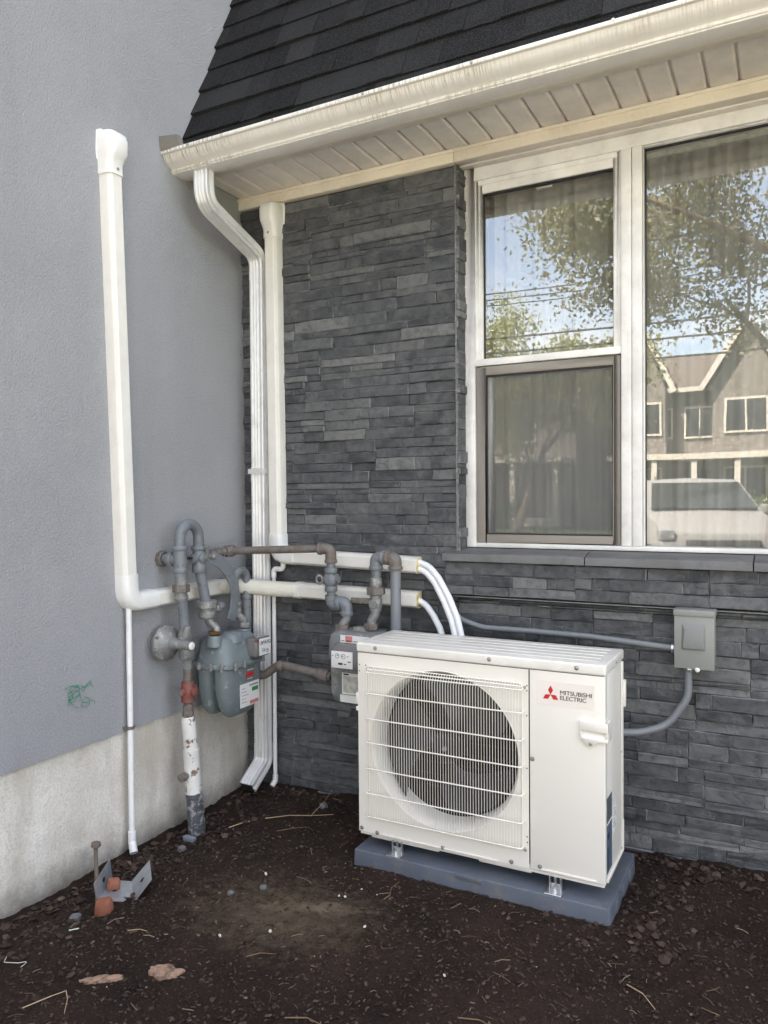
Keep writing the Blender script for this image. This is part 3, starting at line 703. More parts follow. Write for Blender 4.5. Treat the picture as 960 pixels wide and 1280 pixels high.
# ------------------------------------------------------------------ line set covers
def dprof(w=.0385, d=.062, s=1.0):
    return [(-w*s, 0), (-w*s, d*.52), (-w*s*.93, d*.72), (-w*s*.72, d*.95), (-w*s*.60, d), (w*s*.60, d), (w*s*.72, d*.95), (w*s*.93, d*.72), (w*s, d*.52), (w*s, 0)]
def wallcap(root, c, N, S):
    """bulging wall inlet cover; c = bottom centre on the wall, N outward, S sideways"""
    N = Vector(N); S = Vector(S); c = Vector(c); mb = MB(); U = Vector((0, 0, 1)); rings = []
    for h, w2, d2 in ((0, .043, .068), (.045, .043, .068), (.065, .047, .078), (.085, .050, .092), (.135, .051, .094), (.16, .049, .086), (.172, .044, .070)):
        pts = [(-w2, 0), (-w2, d2*.55), (-w2*.9, d2*.8), (-w2*.68, d2*.97), (-w2*.5, d2), (w2*.5, d2), (w2*.68, d2*.97), (w2*.9, d2*.8), (w2, d2*.55), (w2, 0)]
        rings.append([c + U * h + S * a + N * b for a, b in pts])
    k = 10; vs = [v for q in rings for v in q]
    fs = [(i*k+j, i*k+(j+1) % k, (i+1)*k+(j+1) % k, (i+1)*k+j) for i in range(len(rings)-1) for j in range(k)] + [tuple(range(k)), tuple((len(rings)-1)*k + j for j in range(k-1, -1, -1))]
    mb.add(vs, fs); cp = obj('wall_cap', mb, M['ductw'], root, smooth=60, bevel=0)
    mb = MB(); pl = [(-.050, .06), (-.056, .09), (-.058, .16), (-.050, .188), (-.03, .196), (.03, .19), (.050, .178), (.054, .1), (.050, .06)]
    vs = [c + U * h + S * a + N * b for b in (0, .004) for a, h in pl]; k = len(pl)
    mb.add(vs, [tuple(range(k)), tuple(range(2*k-1, k-1, -1))] + [(i, (i+1) % k, k+(i+1) % k, k+i) for i in range(k)])
    obj('flange', mb, M['ductw'], cp)
    mb = MB().lathe(c + U * .022 + N * .068, N, [(.006, -.002), (.006, .0015), (.003, .002)], 10); obj('screw', mb, M['screw'], cp)
L1 = thing('line_set_cover', 'tall ivory plastic pipe cover on the stucco wall turning along behind the gas meter', 'pipe cover', (0, -.85, 1))
topc = Vector((0, -.888, 2.785)); botc = Vector((0, -.835, 1.075))
wallcap(L1, topc, (1, 0, 0), (0, -1, 0))
obj('duct', MB().sweep(dprof(), [topc + Vector((0, 0, .02)), botc], (1, 0, 0)), M['duct'], L1, smooth=14)
def elbow(root, path, N, s=1.08, name='elbow'):
    obj(name, MB().sweep(dprof(s=s, d=.066), path, N), M['ductw'], root, smooth=50)
elbow(L1, [(0, -.834, 1.125), (0, -.832, 1.06), (0, -.826, 1.035), (0, -.812, 1.015), (0, -.79, 1.006), (0, -.68, 1.004)], (1, 0, 0))
obj('duct', MB().sweep(dprof(), [(0, -.70, 1.003), (0, -.24, 1.006)], (1, 0, 0)), M['duct'], L1, smooth=14)
fl = fillet([(.0, -.26, 1.006), (.02, -.20, 1.006), (.18, -.115, 1.0), (.30, -.035, .99), (.36, .0, .987)], .12, 5)
# flexible section carried round the corner in front of the downspout
cp = [(.03, -.27, 1.006), (.05, -.235, 1.007), (.085, -.195, 1.008), (.13, -.165, 1.007), (.18, -.142, 1.003), (.24, -.110, .996), (.30, -.07, .989), (.345, -.036, .986)]
cprof = [(.040 * math.cos(a) * (1 if abs(math.cos(a)) < .9 else .97), .032 * math.sin(a)) for a in [2 * math.pi * i / 16 for i in range(16)]]
obj('flexible_section', MB().sweep(cprof, cp, (1, -1, 0)), M['flexduct'], L1, smooth=60)
obj('duct', MB().sweep(dprof(), [(.35, 0, .984), (1.02, 0, .972)], (0, -1, 0)), M['duct'], L1, smooth=14)
obj('coupling', MB().sweep(dprof(s=1.05, d=.065), [(.335, 0, .984), (.375, 0, .983)], (0, -1, 0)), M['ductw'], L1, smooth=40)
obj('foam_plug', MB().sweep([(a * .86, b * .9 + .002) for a, b in dprof()], [(1.015, 0, .972), (1.024, 0, .972)], (0, -1, 0)), M['foam'], L1, bevel=.003)
L2 = thing('line_set_cover', 'tall ivory plastic pipe cover beside the downspout turning along the slate wall', 'pipe cover', (.23, 0, 1.15))
wallcap(L2, (.222, -.0, 2.745), (0, -1, 0), (-1, 0, 0))
obj('duct', MB().sweep(dprof(), [(.222, 0, 2.76), (.232, 0, 1.24)], (0, -1, 0)), M['duct'], L2, smooth=14)
elbow(L2, [(.232, 0, 1.262), (.232, 0, 1.215), (.238, 0, 1.185), (.254, 0, 1.163), (.28, 0, 1.154), (.345, 0, 1.152)], (0, -1, 0))
obj('duct', MB().sweep(dprof(), [(.33, 0, 1.151), (1.02, 0, 1.131)], (0, -1, 0)), M['duct'], L2, smooth=14)
obj('foam_plug', MB().sweep([(a * .86, b * .9 + .002) for a, b in dprof()], [(1.015, 0, 1.131), (1.026, 0, 1.131)], (0, -1, 0)), M['foam'], L2, bevel=.003)
# insulated lines leaving the covers
for pts, r_l, lab in (([(1.015, -.034, 1.148), (1.075, -.036, 1.130), (1.132, -.055, 1.078), (1.195, -.09, 1.000), (1.250, -.13, .918), (1.285, -.16, .83), (1.295, -.20, .72)], .0145, 'upper white insulated copper line curving from pipe cover to the unit'),
                     ([(1.015, -.034, 1.118), (1.062, -.038, 1.103), (1.112, -.055, 1.058), (1.172, -.09, .982), (1.225, -.13, .905), (1.258, -.16, .825), (1.268, -.20, .72)], .0145, 'white insulated copper line running snugly along the underside of another'),
                     ([(1.015, -.030, .972), (1.062, -.040, .952), (1.105, -.06, .912), (1.150, -.09, .862), (1.185, -.12, .80), (1.20, -.17, .70)], .0145, 'short white insulated line from the lower pipe cover to the unit')):
    solo('refrigerant_line', MB().tube(fillet(pts, .12, 4), r_l, 14), M['wrap'], lab, 'insulated pipe', pts[0], 'insulated pipes entering the outdoor unit', smooth=60)
# drain pipes
d1 = thing('drain_pipe', 'thin white drain pipe down the foundation under the pipe cover elbow', 'drain pipe', (.02, -.8, 0))
obj('pipe', MB().tube([(.026, -.826, .99), (.026, -.826, -.0)], .0125, 14), M['pvc'], d1, smooth=60)
obj('elbow', MB().tube(fillet([(.026, -.826, .02), (.026, -.826, -.025), (.055, -.845, -.062)], .02, 4), .017, 14), M['pvc'], d1, smooth=60)
obj('clip', MB().lathe((.026, -.826, .46), (0, 0, 1), [(.0155, 0), (.0155, .014)], 14).box((-.02, -.846, .462), (.028, -.80, .472)), M['gasr'], d1)
d2 = thing('drain_pipe', 'thin white drain pipe in the corner between downspout and slate wall', 'drain pipe', (.2, -.02, 0))
obj('pipe', MB().tube(fillet([(.262, -.026, 1.13), (.262, -.026, 1.085), (.204, -.026, 1.085), (.204, -.026, 1.04)], .018, 4), .0135, 12).tube([(.204, -.026, 1.05), (.2, -.026, .02)], .0105, 12), M['pvc'], d2, smooth=60)
obj('elbow', MB().tube(fillet([(.2, -.026, .03), (.2, -.026, .0), (.195, -.05, -.022)], .015, 4), .0145, 12), M['pvc'], d2, smooth=60)

# ------------------------------------------------------------------ gas pipework and meters
G = M['gas']; GR = M['gasr']; GD = M['gasd']
def nut(p, axis, r, h): # hexagonal nut
    return MB().lathe(p, axis, [(r * .9, -h / 2), (r, -h / 2 + .003), (r, h / 2 - .003), (r * .9, h / 2)], 6)
def collar(mb, p, axis, r, h, seg=16): return mb.lathe(p, axis, [(r * .93, -h/2), (r, -h/2 + .003), (r, h/2 - .003), (r * .93, h/2)], seg)

rs = thing('gas_riser', 'white and black taped gas riser coming out of the soil by the foundation', 'gas pipe', (.13, -.53, -.1))
obj('taped_base', MB().tube([(.135, -.535, -.14), (.132, -.545, .0), (.128, -.552, .12)], [.039, .038, .036], 18), M['tape'], rs, smooth=60)
for i in range(5):
    z = -.06 + i * .037; mb = MB().tube([(.1335 - i * .001, -.541 - i*.0025, z), (.1335 - i * .001 + .002, -.541 - i*.0025, z + .012)], .0392, 18); obj('tape_wrap', mb, M['tape'], rs, smooth=60)
obj('sleeve', MB().tube([(.128, -.552, .11), (.124, -.560, .31)], .0365, 18), M['riser'], rs, smooth=60)
obj('pipe', MB().tube([(.124, -.560, .30), (.120, -.572, .452), (.12, -.573, .463)], [.0315, .0315, .027], 18), M['riser'], rs, smooth=60)
obj('side_stub', collar(MB().cyl((.127, -.556, .20), (.12, -.625, .197), .014, 12), (.12, -.612, .197), (0, 1, 0), .02, .03, 8), GR, rs)
obj('stop_valve', collar(collar(MB().cyl((.12, -.573, .455), (.12, -.573, .70), .019, 16), (.12, -.573, .475), (0, 0, 1), .026, .03, 8), (.12, -.573, .50), (0, 0, 1), .023, .03, 8), GR, rs)
mb = MB().lathe((.12, -.573, .523), (0, 0, 1), [(.022, 0), (.03, .006), (.03, .024), (.034, .034), (.036, .05), (.034, .066), (.029, .076), (.029, .094), (.023, .10)], 12).lathe((.12, -.60, .578), (0, -1, 0), [(.02, -.01), (.018, .012), (.012, .016)], 10).lathe((.14, -.573, .578), (1, 0, .0), [(.022, 0), (.02, .024), (.012, .028)], 10).cyl((.12, -.573, .578), (.12, -.525, .585), .012, 10)
obj('red_valve', mb, M['red'], rs)
obj('valve_key', MB().box((.112, -.626, .566), (.128, -.612, .590)), GR, rs, bevel=.002)

rg = thing('gas_regulator', 'round grey gas pressure regulator with protruding cap above the red valve', 'regulator', (.1, -.6, .8))
mb = MB().lathe((.045, -.635, .80), (1, 0, 0), [(.05, -.012), (.075, -.004), (.081, 0), (.081, .012), (.073, .016), (.066, .026), (.045, .040), (.03, .046), (.026, .05)], 28)
obj('diaphragm_case', mb, M['gasd'], rg, smooth=40)
for i in range(8):
    a = i * math.pi / 4 + .3; obj('bolt', MB().lathe((.050, -.635 + .072 * math.cos(a), .80 + .072 * math.sin(a)), (1, 0, 0), [(.0075, -.008), (.0075, .014), (.004, .018)], 8), GR if i % 3 == 0 else GD, rg)
cpn = obj('spring_cap', MB().lathe((.09, -.635, .80), (1, -.05, 0), [(.030, 0), (.028, .02), (.021, .03), (.0205, .112), (.0195, .117)], 20), M['gasd'], rg, smooth=40)
obj('cap_face', MB().lathe((.2060, -.6408, .80), (1, -.05, 0), [(.017, 0), (.017, .004), (.014, .006)], 18), M['white'], cpn)
mb = MB().loft([(.12, -.58, .72, .024, .024), (.12, -.58, .735, .034, .034), (.12, -.582, .765, .030, .034), (.11, -.587, .80, .034, .04), (.12, -.585, .835, .030, .030), (.12, -.585, .86, .026, .026)], seg=16, e=2.4).cyl((.12, -.573, .68), (.12, -.58, .74), .021)
obj('valve_body', mb, GD, rg, smooth=50)
obj('vent', MB().lathe((.135, -.60, .83), (.3, 0, 1), [(.02, 0), (.018, .03), (.013, .05)], 12), GD, rg)
obj('pipe', MB().tube([(.12, -.585, .85), (.12, -.606, 1.04)], .0235, 16), G, rg, smooth=60)

lp = thing('gas_pipe', 'grey gas pipe looping over in a tight bend against the stucco', 'gas pipe', (.12, -.55, 1.0))
obj('union', nut((.12, -.607, 1.045), (0, 0, 1), .039, .035), GR, lp)
obj('union_collar', collar(MB().cyl((.12, -.606, .99), (.12, -.608, 1.10), .026, 14), (.12, -.606, 1.005), (0, 0, 1), .031, .02), GD, lp)
tee = collar(collar(MB().cyl((.12, -.609, 1.10), (.12, -.611, 1.235), .030, 16), (.12, -.609, 1.125), (0, 0, 1), .034, .022), (.12, -.611, 1.225), (0, 0, 1), .034, .022)
tee.cyl((.12, -.61, 1.172), (.02, -.61, 1.175), .024, 14); collar(tee, (.065, -.61, 1.174), (1, 0, 0), .032, .03); obj('tee', tee, G, lp, smooth=50)
obj('wall_elbow', collar(MB().cyl((.03, -.61, 1.175), (-.01, -.61, 1.175), .027, 14), (.015, -.61, 1.175), (1, 0, 0), .036, .03, 8), GR, lp)
arc = [(.12, -.611, 1.23)] + [(.12, -.550 - .061 * math.cos(a), 1.268 + .061 * math.sin(a)) for a in [math.pi * i / 12 for i in range(13)]] + [(.12, -.489, 1.20)]
obj('bend', MB().tube(arc, .0245, 16), G, lp, smooth=60)
v = collar(collar(MB().cyl((.12, -.489, 1.14), (.12, -.488, 1.225), .028, 16), (.12, -.489, 1.218), (0, 0, 1), .034, .02, 8), (.12, -.487, 1.125), (0, 0, 1), .033, .04, 8)
v.lathe((.12, -.488, 1.172), (1, 0, 0), [(.026, 0), (.026, .03), (.018, .036)], 12).lathe((.12, -.50, 1.172), (0, -1, 0), [(.024, 0), (.022, .03), (.012, .034)], 12)
vb = obj('lockwing_valve', v, G, lp, smooth=40)
obj('valve_wing', MB().box((.15, -.482, 1.168), (.163, -.466, 1.225)).lathe((.157, -.475, 1.222), (1, 0, 0), [(.012, -.007), (.012, .007)], 12), GD, vb, bevel=.001)
obj('link_rod', MB().cyl((.12, -.585, 1.176), (.12, -.52, 1.176), .006, 8), M['cavity'], lp)
obj('down_pipe', MB().tube([(.12, -.487, 1.13), (.13, -.452, .95)], .0245, 16), G, lp, smooth=60)
cb = collar(MB(), (.13, -.450, .955), (0, 0, 1), .047, .034, 24); obj('ring_nut', cb, GD, lp, smooth=30)
cb = collar(MB().cyl((.13, -.448, .89), (.13, -.45, .94), .034, 18), (.13, -.448, .908), (0, 0, 1), .040, .03, 20); obj('insulated_union', cb, GD, lp, smooth=30)
obj('side_boss', collar(MB().cyl((.14, -.44, .925), (.15, -.375, .935), .018, 12), (.15, -.385, .935), (0, 1, 0), .024, .03, 8), GD, lp)
obj('swivel', MB().tube(fillet([(.135, -.445, .90), (.138, -.442, .87), (.165, -.428, .845), (.17, -.425, .82)], .02, 4), .019, 14), GD, lp, smooth=60)
obj('wire_seal', MB().tube(fillet([(.155, -.47, .90), (.16, -.475, .875), (.17, -.45, .84), (.175, -.44, .815)], .02, 3), .0014, 6), GR, lp)
# bracket plate: broad curved bar
mb = MB(); pts = [(.165, -.455, 1.175), (.168, -.40, 1.150), (.17, -.345, 1.105), (.17, -.305, 1.045), (.17, -.29, .98), (.17, -.30, .92), (.17, -.325, .865)]
wd = [.55, .8, 1, 1.05, 1.0, .8, .42]
mb.sweep([(-.030, -.004), (.030, -.004), (.030, .004), (-.030, .004)], fillet(pts, .1, 3), (1, 0, 0), scl=None)
brk = thing('meter_bracket', 'broad curved grey steel bracket beside the looped gas pipe', 'bracket', (.17, -.3, 1.0))
obj('plate', mb, G, brk, bevel=.001)
obj('flange_bolt', MB().lathe((.172, -.456, 1.178), (1, 0, 0), [(.014, -.01), (.014, .014), (.008, .02)], 8), GD, brk)
# second loop
lp2 = thing('gas_pipe', 'smaller grey gas pipe loop dropping behind the blue green meter', 'gas pipe', (.12, -.2, .8))
r_ = .047; cy_ = -.215
arc = [(.14, cy_ - r_ , .93)] + [(.14, cy_ - r_ * math.cos(a), 1.045 + r_ * math.sin(a)) for a in [math.pi * i / 12 for i in range(13)]] + [(.14, cy_ + r_, .93)]
obj('bend', MB().tube(arc, .0215, 16), G, lp2, smooth=60)
obj('outlet_union', collar(collar(MB().tube([(.16, -.265, .89), (.15, -.262, .95)], .018, 12), (.152, -.263, .935), (0, 0, 1), .026, .022, 12), (.158, -.265, .90), (0, 0, 1), .022, .02, 8), GD, lp2)
obj('swivel', MB().tube(fillet([(.158, -.265, .90), (.16, -.262, .88), (.172, -.235, .855), (.172, -.228, .82)], .02, 4), .0185, 12), GD, lp2, smooth=60)
obj('swivel_nut', collar(MB(), (.172, -.227, .828), (0, 0, 1), .028, .026, 8), GD, lp2)
obj('down_pipe', collar(MB().tube(fillet([(.14, cy_ + r_, .95), (.14, cy_ + r_, .60), (.14, -.15, .575), (.20, -.15, .572)], .03, 4), .0225, 16), (.14, cy_ + r_, .955), (0, 0, 1), .026, .02), G, lp2, smooth=60)
# low rusty pipe joining the two meters
lw = thing('gas_pipe', 'rusty brown low gas pipe running across the corner between the meters', 'gas pipe', (.4, -.15, .6))
obj('pipe', MB().tube(fillet([(.19, -.16, .565), (.24, -.155, .575), (.305, -.15, .622), (.36, -.15, .630), (.62, -.15, .603)], .04, 5), .0205, 16), GR, lw, smooth=60)
obj('coupling', collar(MB(), (.575, -.15, .607), (1, 0, -.1), .029, .06, 12), GR, lw); obj('coupling', collar(MB(), (.33, -.15, .626), (1, 0, -.05), .026, .03, 12), GR, lw)
# upper rusty header
hd_ = thing('gas_pipe', 'rusty upper gas pipe with fittings crossing from the stucco wall to the slate', 'gas pipe', (.3, -.2, 1.2))
H0 = Vector((.085, -.40, 1.180)); H1 = Vector((.115, -.268, 1.190)); H2 = Vector((.60, -.17, 1.207))
obj('left_nipple', MB().tube([H0, H1], .019, 14), GR, hd_, smooth=60)
hm = MB(); dd = (H1 - H0).normalized()
for tq, rr, hh in ((.25, .023, .02), (.5, .025, .03), (.72, .023, .015), (.93, .028, .03)): collar(hm, H0 + (H1 - H0) * tq, dd, rr, hh, 8)
collar(hm, H1 + (H2 - H1) * .03, (H2 - H1), .028, .03, 8); obj('coupling', hm, GR, hd_)
obj('hook', MB().tube(fillet([(.10, -.335, 1.175), (.11, -.335, 1.145), (.115, -.32, 1.135), (.12, -.31, 1.15)], .008, 3), .002, 6), GD, hd_)
obj('pipe', MB().tube([H1, H2], .0185, 16), GR, hd_, smooth=60)
obj('elbow', collar(collar(MB().tube(fillet([H2 - (H2 - H1).normalized() * .02, (.632, -.166, 1.206), (.632, -.165, 1.14)], .03, 6), .026, 16), H2 - (H2 - H1).normalized() * .02, (1, 0, 0), .030, .016), (.632, -.165, 1.148), (0, 0, 1), .030, .016), GR, hd_, smooth=40)
vv_ = MB().cyl((.632, -.165, 1.15), (.632, -.165, .985), .021, 14)
collar(vv_, (.632, -.165, 1.105), (0, 0, 1), .031, .024, 8); collar(vv_, (.632, -.165, 1.02), (0, 0, 1), .031, .026, 8)
vv_.lathe((.632, -.165, 1.062), (0, -1, 0), [(.032, -.03), (.034, 0), (.034, .02), (.022, .032), (.014, .034)], 14).lathe((.66, -.165, 1.062), (1, 0, 0), [(.016, 0), (.016, .014)], 10)
va = obj('stop_valve', vv_, G, hd_, smooth=40)
obj('valve_ring', MB().tube([(.598 - .017 + .017 * math.cos(a), -.185, 1.062 + .019 * math.sin(a)) for a in [2 * math.pi * i / 16 for i in range(17)]], .006, 8), GD, va)
el = MB().tube(fillet([(.632, -.165, .99), (.632, -.165, .955), (.632 + .02, -.165, .948), (.69, -.165, .948)], .025, 5), .027, 14)
el.tube(fillet([(.66, -.165, .960), (.715, -.165, .960), (.715, -.165, .90)], .035, 6), .028, 14); collar(el, (.675, -.165, .957), (1, 0, 0), .032, .018); collar(el, (.715, -.165, .912), (0, 0, 1), .031, .016)
el.tube([(.632, -.165, .99), (.632, -.165, .965)], .03, 14); obj('offset_elbows', el, G, hd_, smooth=40)
obj('swivel', MB().tube(fillet([(.715, -.165, .91), (.714, -.166, .885), (.700, -.175, .86), (.70, -.178, .83)], .02, 4), .0205, 14), GD, hd_, smooth=60)
obj('swivel_nut', nut((.70, -.178, .845), (0, 0, 1), .034, .03), GR, hd_)
l3 = thing('gas_pipe', 'grey gas pipe rising from the boxy meter and dropping behind the unit', 'gas pipe', (.9, -.15, 1.0))
obj('swivel_nut', nut((.845, -.165, .858), (0, 0, 1), .034, .03), GR, l3)
obj('swivel', MB().tube(fillet([(.845, -.165, .85), (.847, -.165, .885), (.862, -.162, .91), (.865, -.16, .94)], .02, 4), .0215, 14), GD, l3, smooth=60)
un = collar(MB().cyl((.865, -.16, .93), (.868, -.16, 1.07), .027, 14), (.865, -.16, .965), (0, 0, 1), .031, .04, 12); collar(un, (.867, -.16, 1.055), (0, 0, 1), .028, .05, 12)
un.lathe((.865, -.185, .965), (0, -1, 0), [(.020, -.02), (.020, .006)], 12); obj('insulated_union', un, GD, l3, smooth=40)
obj('union_nut', nut((.867, -.16, 1.022), (0, 0, 1), .044, .036), GR, l3)
obj('short_pipe', MB().cyl((.868, -.16, 1.06), (.869, -.16, 1.14), .023, 14), G, l3, smooth=60)
e1 = MB().tube(fillet([(.869, -.16, 1.115), (.869, -.16, 1.172), (.917, -.16, 1.173)], .045, 7), .029, 16)
collar(e1, (.869, -.16, 1.125), (0, 0, 1), .033, .016); collar(e1, (.905, -.16, 1.173), (1, 0, 0), .033, .016); obj('elbow', e1, G, l3, smooth=40)
e1 = MB().tube(fillet([(.917, -.16, 1.173), (.966, -.16, 1.173), (.967, -.16, 1.12)], .045, 7), .029, 16); collar(e1, (.967, -.16, 1.128), (0, 0, 1), .033, .016); collar(e1, (.93, -.16, 1.173), (1, 0, 0), .033, .016)
obj('elbow', e1, GR, l3, smooth=40)
obj('down_pipe', MB().tube([(.967, -.16, 1.13), (.967, -.16, -.05)], .0235, 16), M['conduit'], l3, smooth=60)
solo('meter_bar', collar(MB().box((.74, -.172, .962), (.845, -.152, .984)), (.792, -.172, .973), (0, -1, 0), .014, .012, 10), GR, 'rusty flat meter bar spanning between the two pipes over the boxy meter', 'meter bar', (.79, -.16, .97), bevel=.001)

# --- meter on the stucco wall: local -Y front, then turned to face +X
def rotz(mb, c, a):
    m_ = Matrix.Rotation(a, 3, 'Z'); mb.v = [m_ @ v + Vector(c) for v in mb.v]; return mb
mt = thing('gas_meter', 'blue green twin lobed gas meter hanging on the stucco wall above the riser', 'gas meter', (.165, -.32, .43))
C1 = (.155, -.322, .0); A1 = R(90)
def L1m(mb):
    mb.v = [Vector((v.x * 1.10, v.y * 1.12 if v.y < 0 else v.y * 1.22, .43 + (v.z - .43) * 1.0)) for v in mb.v]; return rotz(mb, C1, A1)
def lobe(cy, d, z1, hw):
    s = []
    for z, f, g in ((.425, .55, .45), (.44, .70, .62), (.475, .84, .84), (.53, .95, .97), (.60, 1, 1), (z1, 1, 1)): s.append((0, cy, z, hw * f, d * g))
    return s
obj('front_case', L1m(MB().loft(lobe(-.045, .044, .67, .130), seg=32, e=3.2)), M['meter'], mt, smooth=50)
obj('rear_case', L1m(MB().loft(lobe(.045, .040, .67, .122), seg=32, e=3.2)), M['meter'], mt, smooth=50)
obj('rim_flange', L1m(MB().loft([(0, 0, .655, .138, .098), (0, 0, .660, .143, .102), (0, 0, .672, .143, .102), (0, 0, .677, .138, .097)], seg=36, e=4)), M['meter'], mt, smooth=40)
for xx, yy_ in [(-.142, -.075), (-.146, -.02), (-.146, .04), (-.09, -.105), (-.03, -.105), (.10, -.103), (.142, -.06)]:
    obj('bolt', L1m(MB().lathe((xx, yy_, .655), (0, 0, 1), [(.008, 0), (.008, .032), (.005, .034)], 8)), GD, mt)
obj('top_case', L1m(MB().loft([(0, 0, .675, .134, .094), (0, 0, .70, .130, .088), (.004, .004, .755, .120, .080), (.006, .006, .785, .110, .072), (.01, .008, .800, .090, .058), (.01, .008, .805, .06, .03)], seg=36, e=3.4)), M['meter'], mt, smooth=60)
obj('top_ridge', L1m(MB().loft([(-.02, -.03, .77, .05, .05), (-.02, -.03, .80, .045, .045), (-.02, -.02, .815, .03, .03)], seg=20, e=2.5)), M['meter'], mt, smooth=60)
for sx in (-.105, .09): obj('inlet_boss', L1m(MB().lathe((sx, -.008, .76), (0, 0, 1), [(.036, 0), (.031, .035), (.027, .05)], 16)), M['meter'], mt, smooth=40)
obj('brass_nut', L1m(nut((-.105, -.008, .822), (0, 0, 1), .026, .018)), M['brass'], mt)
ix = obj('index_box', L1m(MB().box((.015, -.132, .690), (.118, -.075, .782))), M['index'], mt, bevel=.012, bseg=3)
obj('dial_plate', L1m(MB().box((.034, -.1350, .697), (.113, -.132, .776))), M['white'], ix, bevel=.0015, bseg=1)
dm = MB()
for i, (dx, dz) in enumerate(((.044, .757), (.0635, .757), (.083, .757), (.102, .757), (.060, .722), (.086, .716))):
    a = i * 1.3 + .5; r0 = .0085
    dm.tube([(dx + r0 * math.cos(b), -.1355, dz + r0 * math.sin(b)) for b in [2 * math.pi * j / 12 for j in range(13)]], .0009, 4)
    dm.add([(dx - .003 * math.sin(a), -.1358, dz + .003 * math.cos(a)), (dx + .003 * math.sin(a), -.1358, dz - .003 * math.cos(a)), (dx + .0095 * math.cos(a), -.1358, dz + .0095 * math.sin(a))], [(0, 1, 2)])
obj('dials', L1m(dm), M['black'], ix)
obj('red_seal', L1m(MB().box((.014, -.134, .766), (.028, -.122, .780))), M['red'], ix, bevel=.002)
lb = obj('notice_label', L1m(MB().box((-.045, -.0905, .462), (.085, -.089, .572))), M['white'], mt)
lm = MB()
for i in range(5): lm.box((-.035, -.0912, .548 - i * .016), (-.035 + (.025 + .02 * ((i * 7) % 3) / 2), -.0908, .551 - i * .016))
obj('small_print', L1m(lm), M['grey'], lb)
obj('heading_print', L1m(MB().box((.018, -.0912, .553), (.078, -.0908, .561))), M['grey'], lb)
obj('green_block', L1m(MB().box((.035, -.0912, .526), (.078, -.0908, .545))), M['green'], lb)
obj('pink_block', L1m(MB().box((.02, -.0912, .468), (.08, -.0908, .484))), M['pink'], lb)
bd = obj('maker_badge', L1m(MB().box((-.005, -.0910, .583), (.055, -.0892, .645))), M['index'], mt)
obj('red_mark', L1m(MB().box((-.003, -.0918, .600), (.045, -.0911, .618))), M['logo_red'], bd)
obj('badge_print', L1m(MB().box((.003, -.0918, .629), (.048, -.0911, .634)).box((.003, -.0918, .588), (.04, -.0911, .592))), M['dim'], bd)

# --- meter on the slate wall
m2 = thing('gas_meter', 'weathered grey boxy gas meter half hidden behind the outdoor unit', 'gas meter', (.78, -.16, .5))
C2 = (.795, -.165, 0)
def L2m(mb): return rotz(mb, C2, R(0))
obj('rear_case', L2m(MB().loft([(0, .03, .50, .10, .03), (0, .03, .53, .125, .05), (0, .02, .60, .13, .06), (0, .02, .72, .13, .065)], seg=32, e=4)), M['meter2'], m2, smooth=50)
obj('front_case', L2m(MB().loft([(0, -.05, .513, .085, .022), (0, -.05, .525, .110, .034), (0, -.05, .56, .121, .044), (0, -.05, .72, .122, .048)], seg=32, e=5)), M['meter2'], m2, smooth=50)
obj('top_case', L2m(MB().loft([(0, -.012, .715, .136, .094), (0, -.012, .735, .138, .096), (0, -.012, .79, .134, .093), (0, -.010, .822, .128, .088), (0, -.008, .836, .112, .074), (0, 0, .84, .08, .05)], seg=36, e=4.5)), M['meter2'], m2, smooth=50)
obj('ridge', L2m(MB().loft([(0, .0, .82, .05, .03), (0, .0, .85, .045, .026), (0, .0, .856, .03, .02)], seg=20, e=2.5).lathe((.03, 0, .85), (0, 0, 1), [(.012, 0), (.01, .02)], 8)), GD, m2)
for sx in (-.085, .06): obj('inlet_boss', L2m(MB().lathe((sx, -.012, .80), (0, 0, 1), [(.036, 0), (.032, .03), (.028, .04)], 16)), M['meter2'], m2)
ix = obj('index_box', L2m(MB().loft([(.022, -.115, .698, .082, .045), (.022, -.113, .708, .092, .052), (.022, -.113, .772, .092, .052), (.03, -.10, .795, .092, .046)], seg=28, e=7)), M['index'], m2, smooth=40)
dpn = obj('dial_plate', L2m(MB().box((-.062, -.1675, .696), (.046, -.1645, .770))), M['white'], ix, bevel=.001)
dm = MB()
for i, dx in enumerate((-.031, .000)):
    a = 1 + i * 2; dz = .749
    dm.tube([(dx + .010 * math.cos(b), -.1679, dz + .010 * math.sin(b)) for b in [2 * math.pi * j / 12 for j in range(13)]], .001, 4)
    dm.add([(dx - .003 * math.sin(a), -.1681, dz + .003 * math.cos(a)), (dx + .003 * math.sin(a), -.1681, dz - .003 * math.cos(a)), (dx + .010 * math.cos(a), -.1681, dz + .010 * math.sin(a))], [(0, 1, 2)])
dm.box((-.026, -.1681, .711), (-.004, -.1676, .720)).box((.003, -.1681, .713), (.015, -.1676, .717)).box((.022, -.1681, .725), (.038, -.1676, .729)).box((-.057, -.1681, .748), (-.051, -.1676, .751)).box((.018, -.1681, .748), (.026, -.1676, .751))
obj('dials', L2m(dm), M['black'], dpn)
tl = obj('notice_label', L2m(MB().box((-.050, -.108, .797), (.095, -.1065, .831))), M['white'], m2)
obj('pink_block', L2m(MB().box((-.024, -.1088, .801), (.012, -.1082, .828))), M['pink'], tl)
obj('small_print', L2m(MB().box((-.046, -.1088, .804), (-.028, -.1082, .807)).box((.016, -.1088, .804), (.040, -.1082, .807)).box((-.020, -.1092, .804), (.006, -.1089, .808))), M['black'], tl)
nl = obj('faded_label', L2m(MB().box((-.048, -.1008, .565), (.07, -.0985, .660))), M['white'], m2)
obj('map_print', L2m(MB().box((-.042, -.1016, .572), (.064, -.1010, .646))), M['dim'], nl)
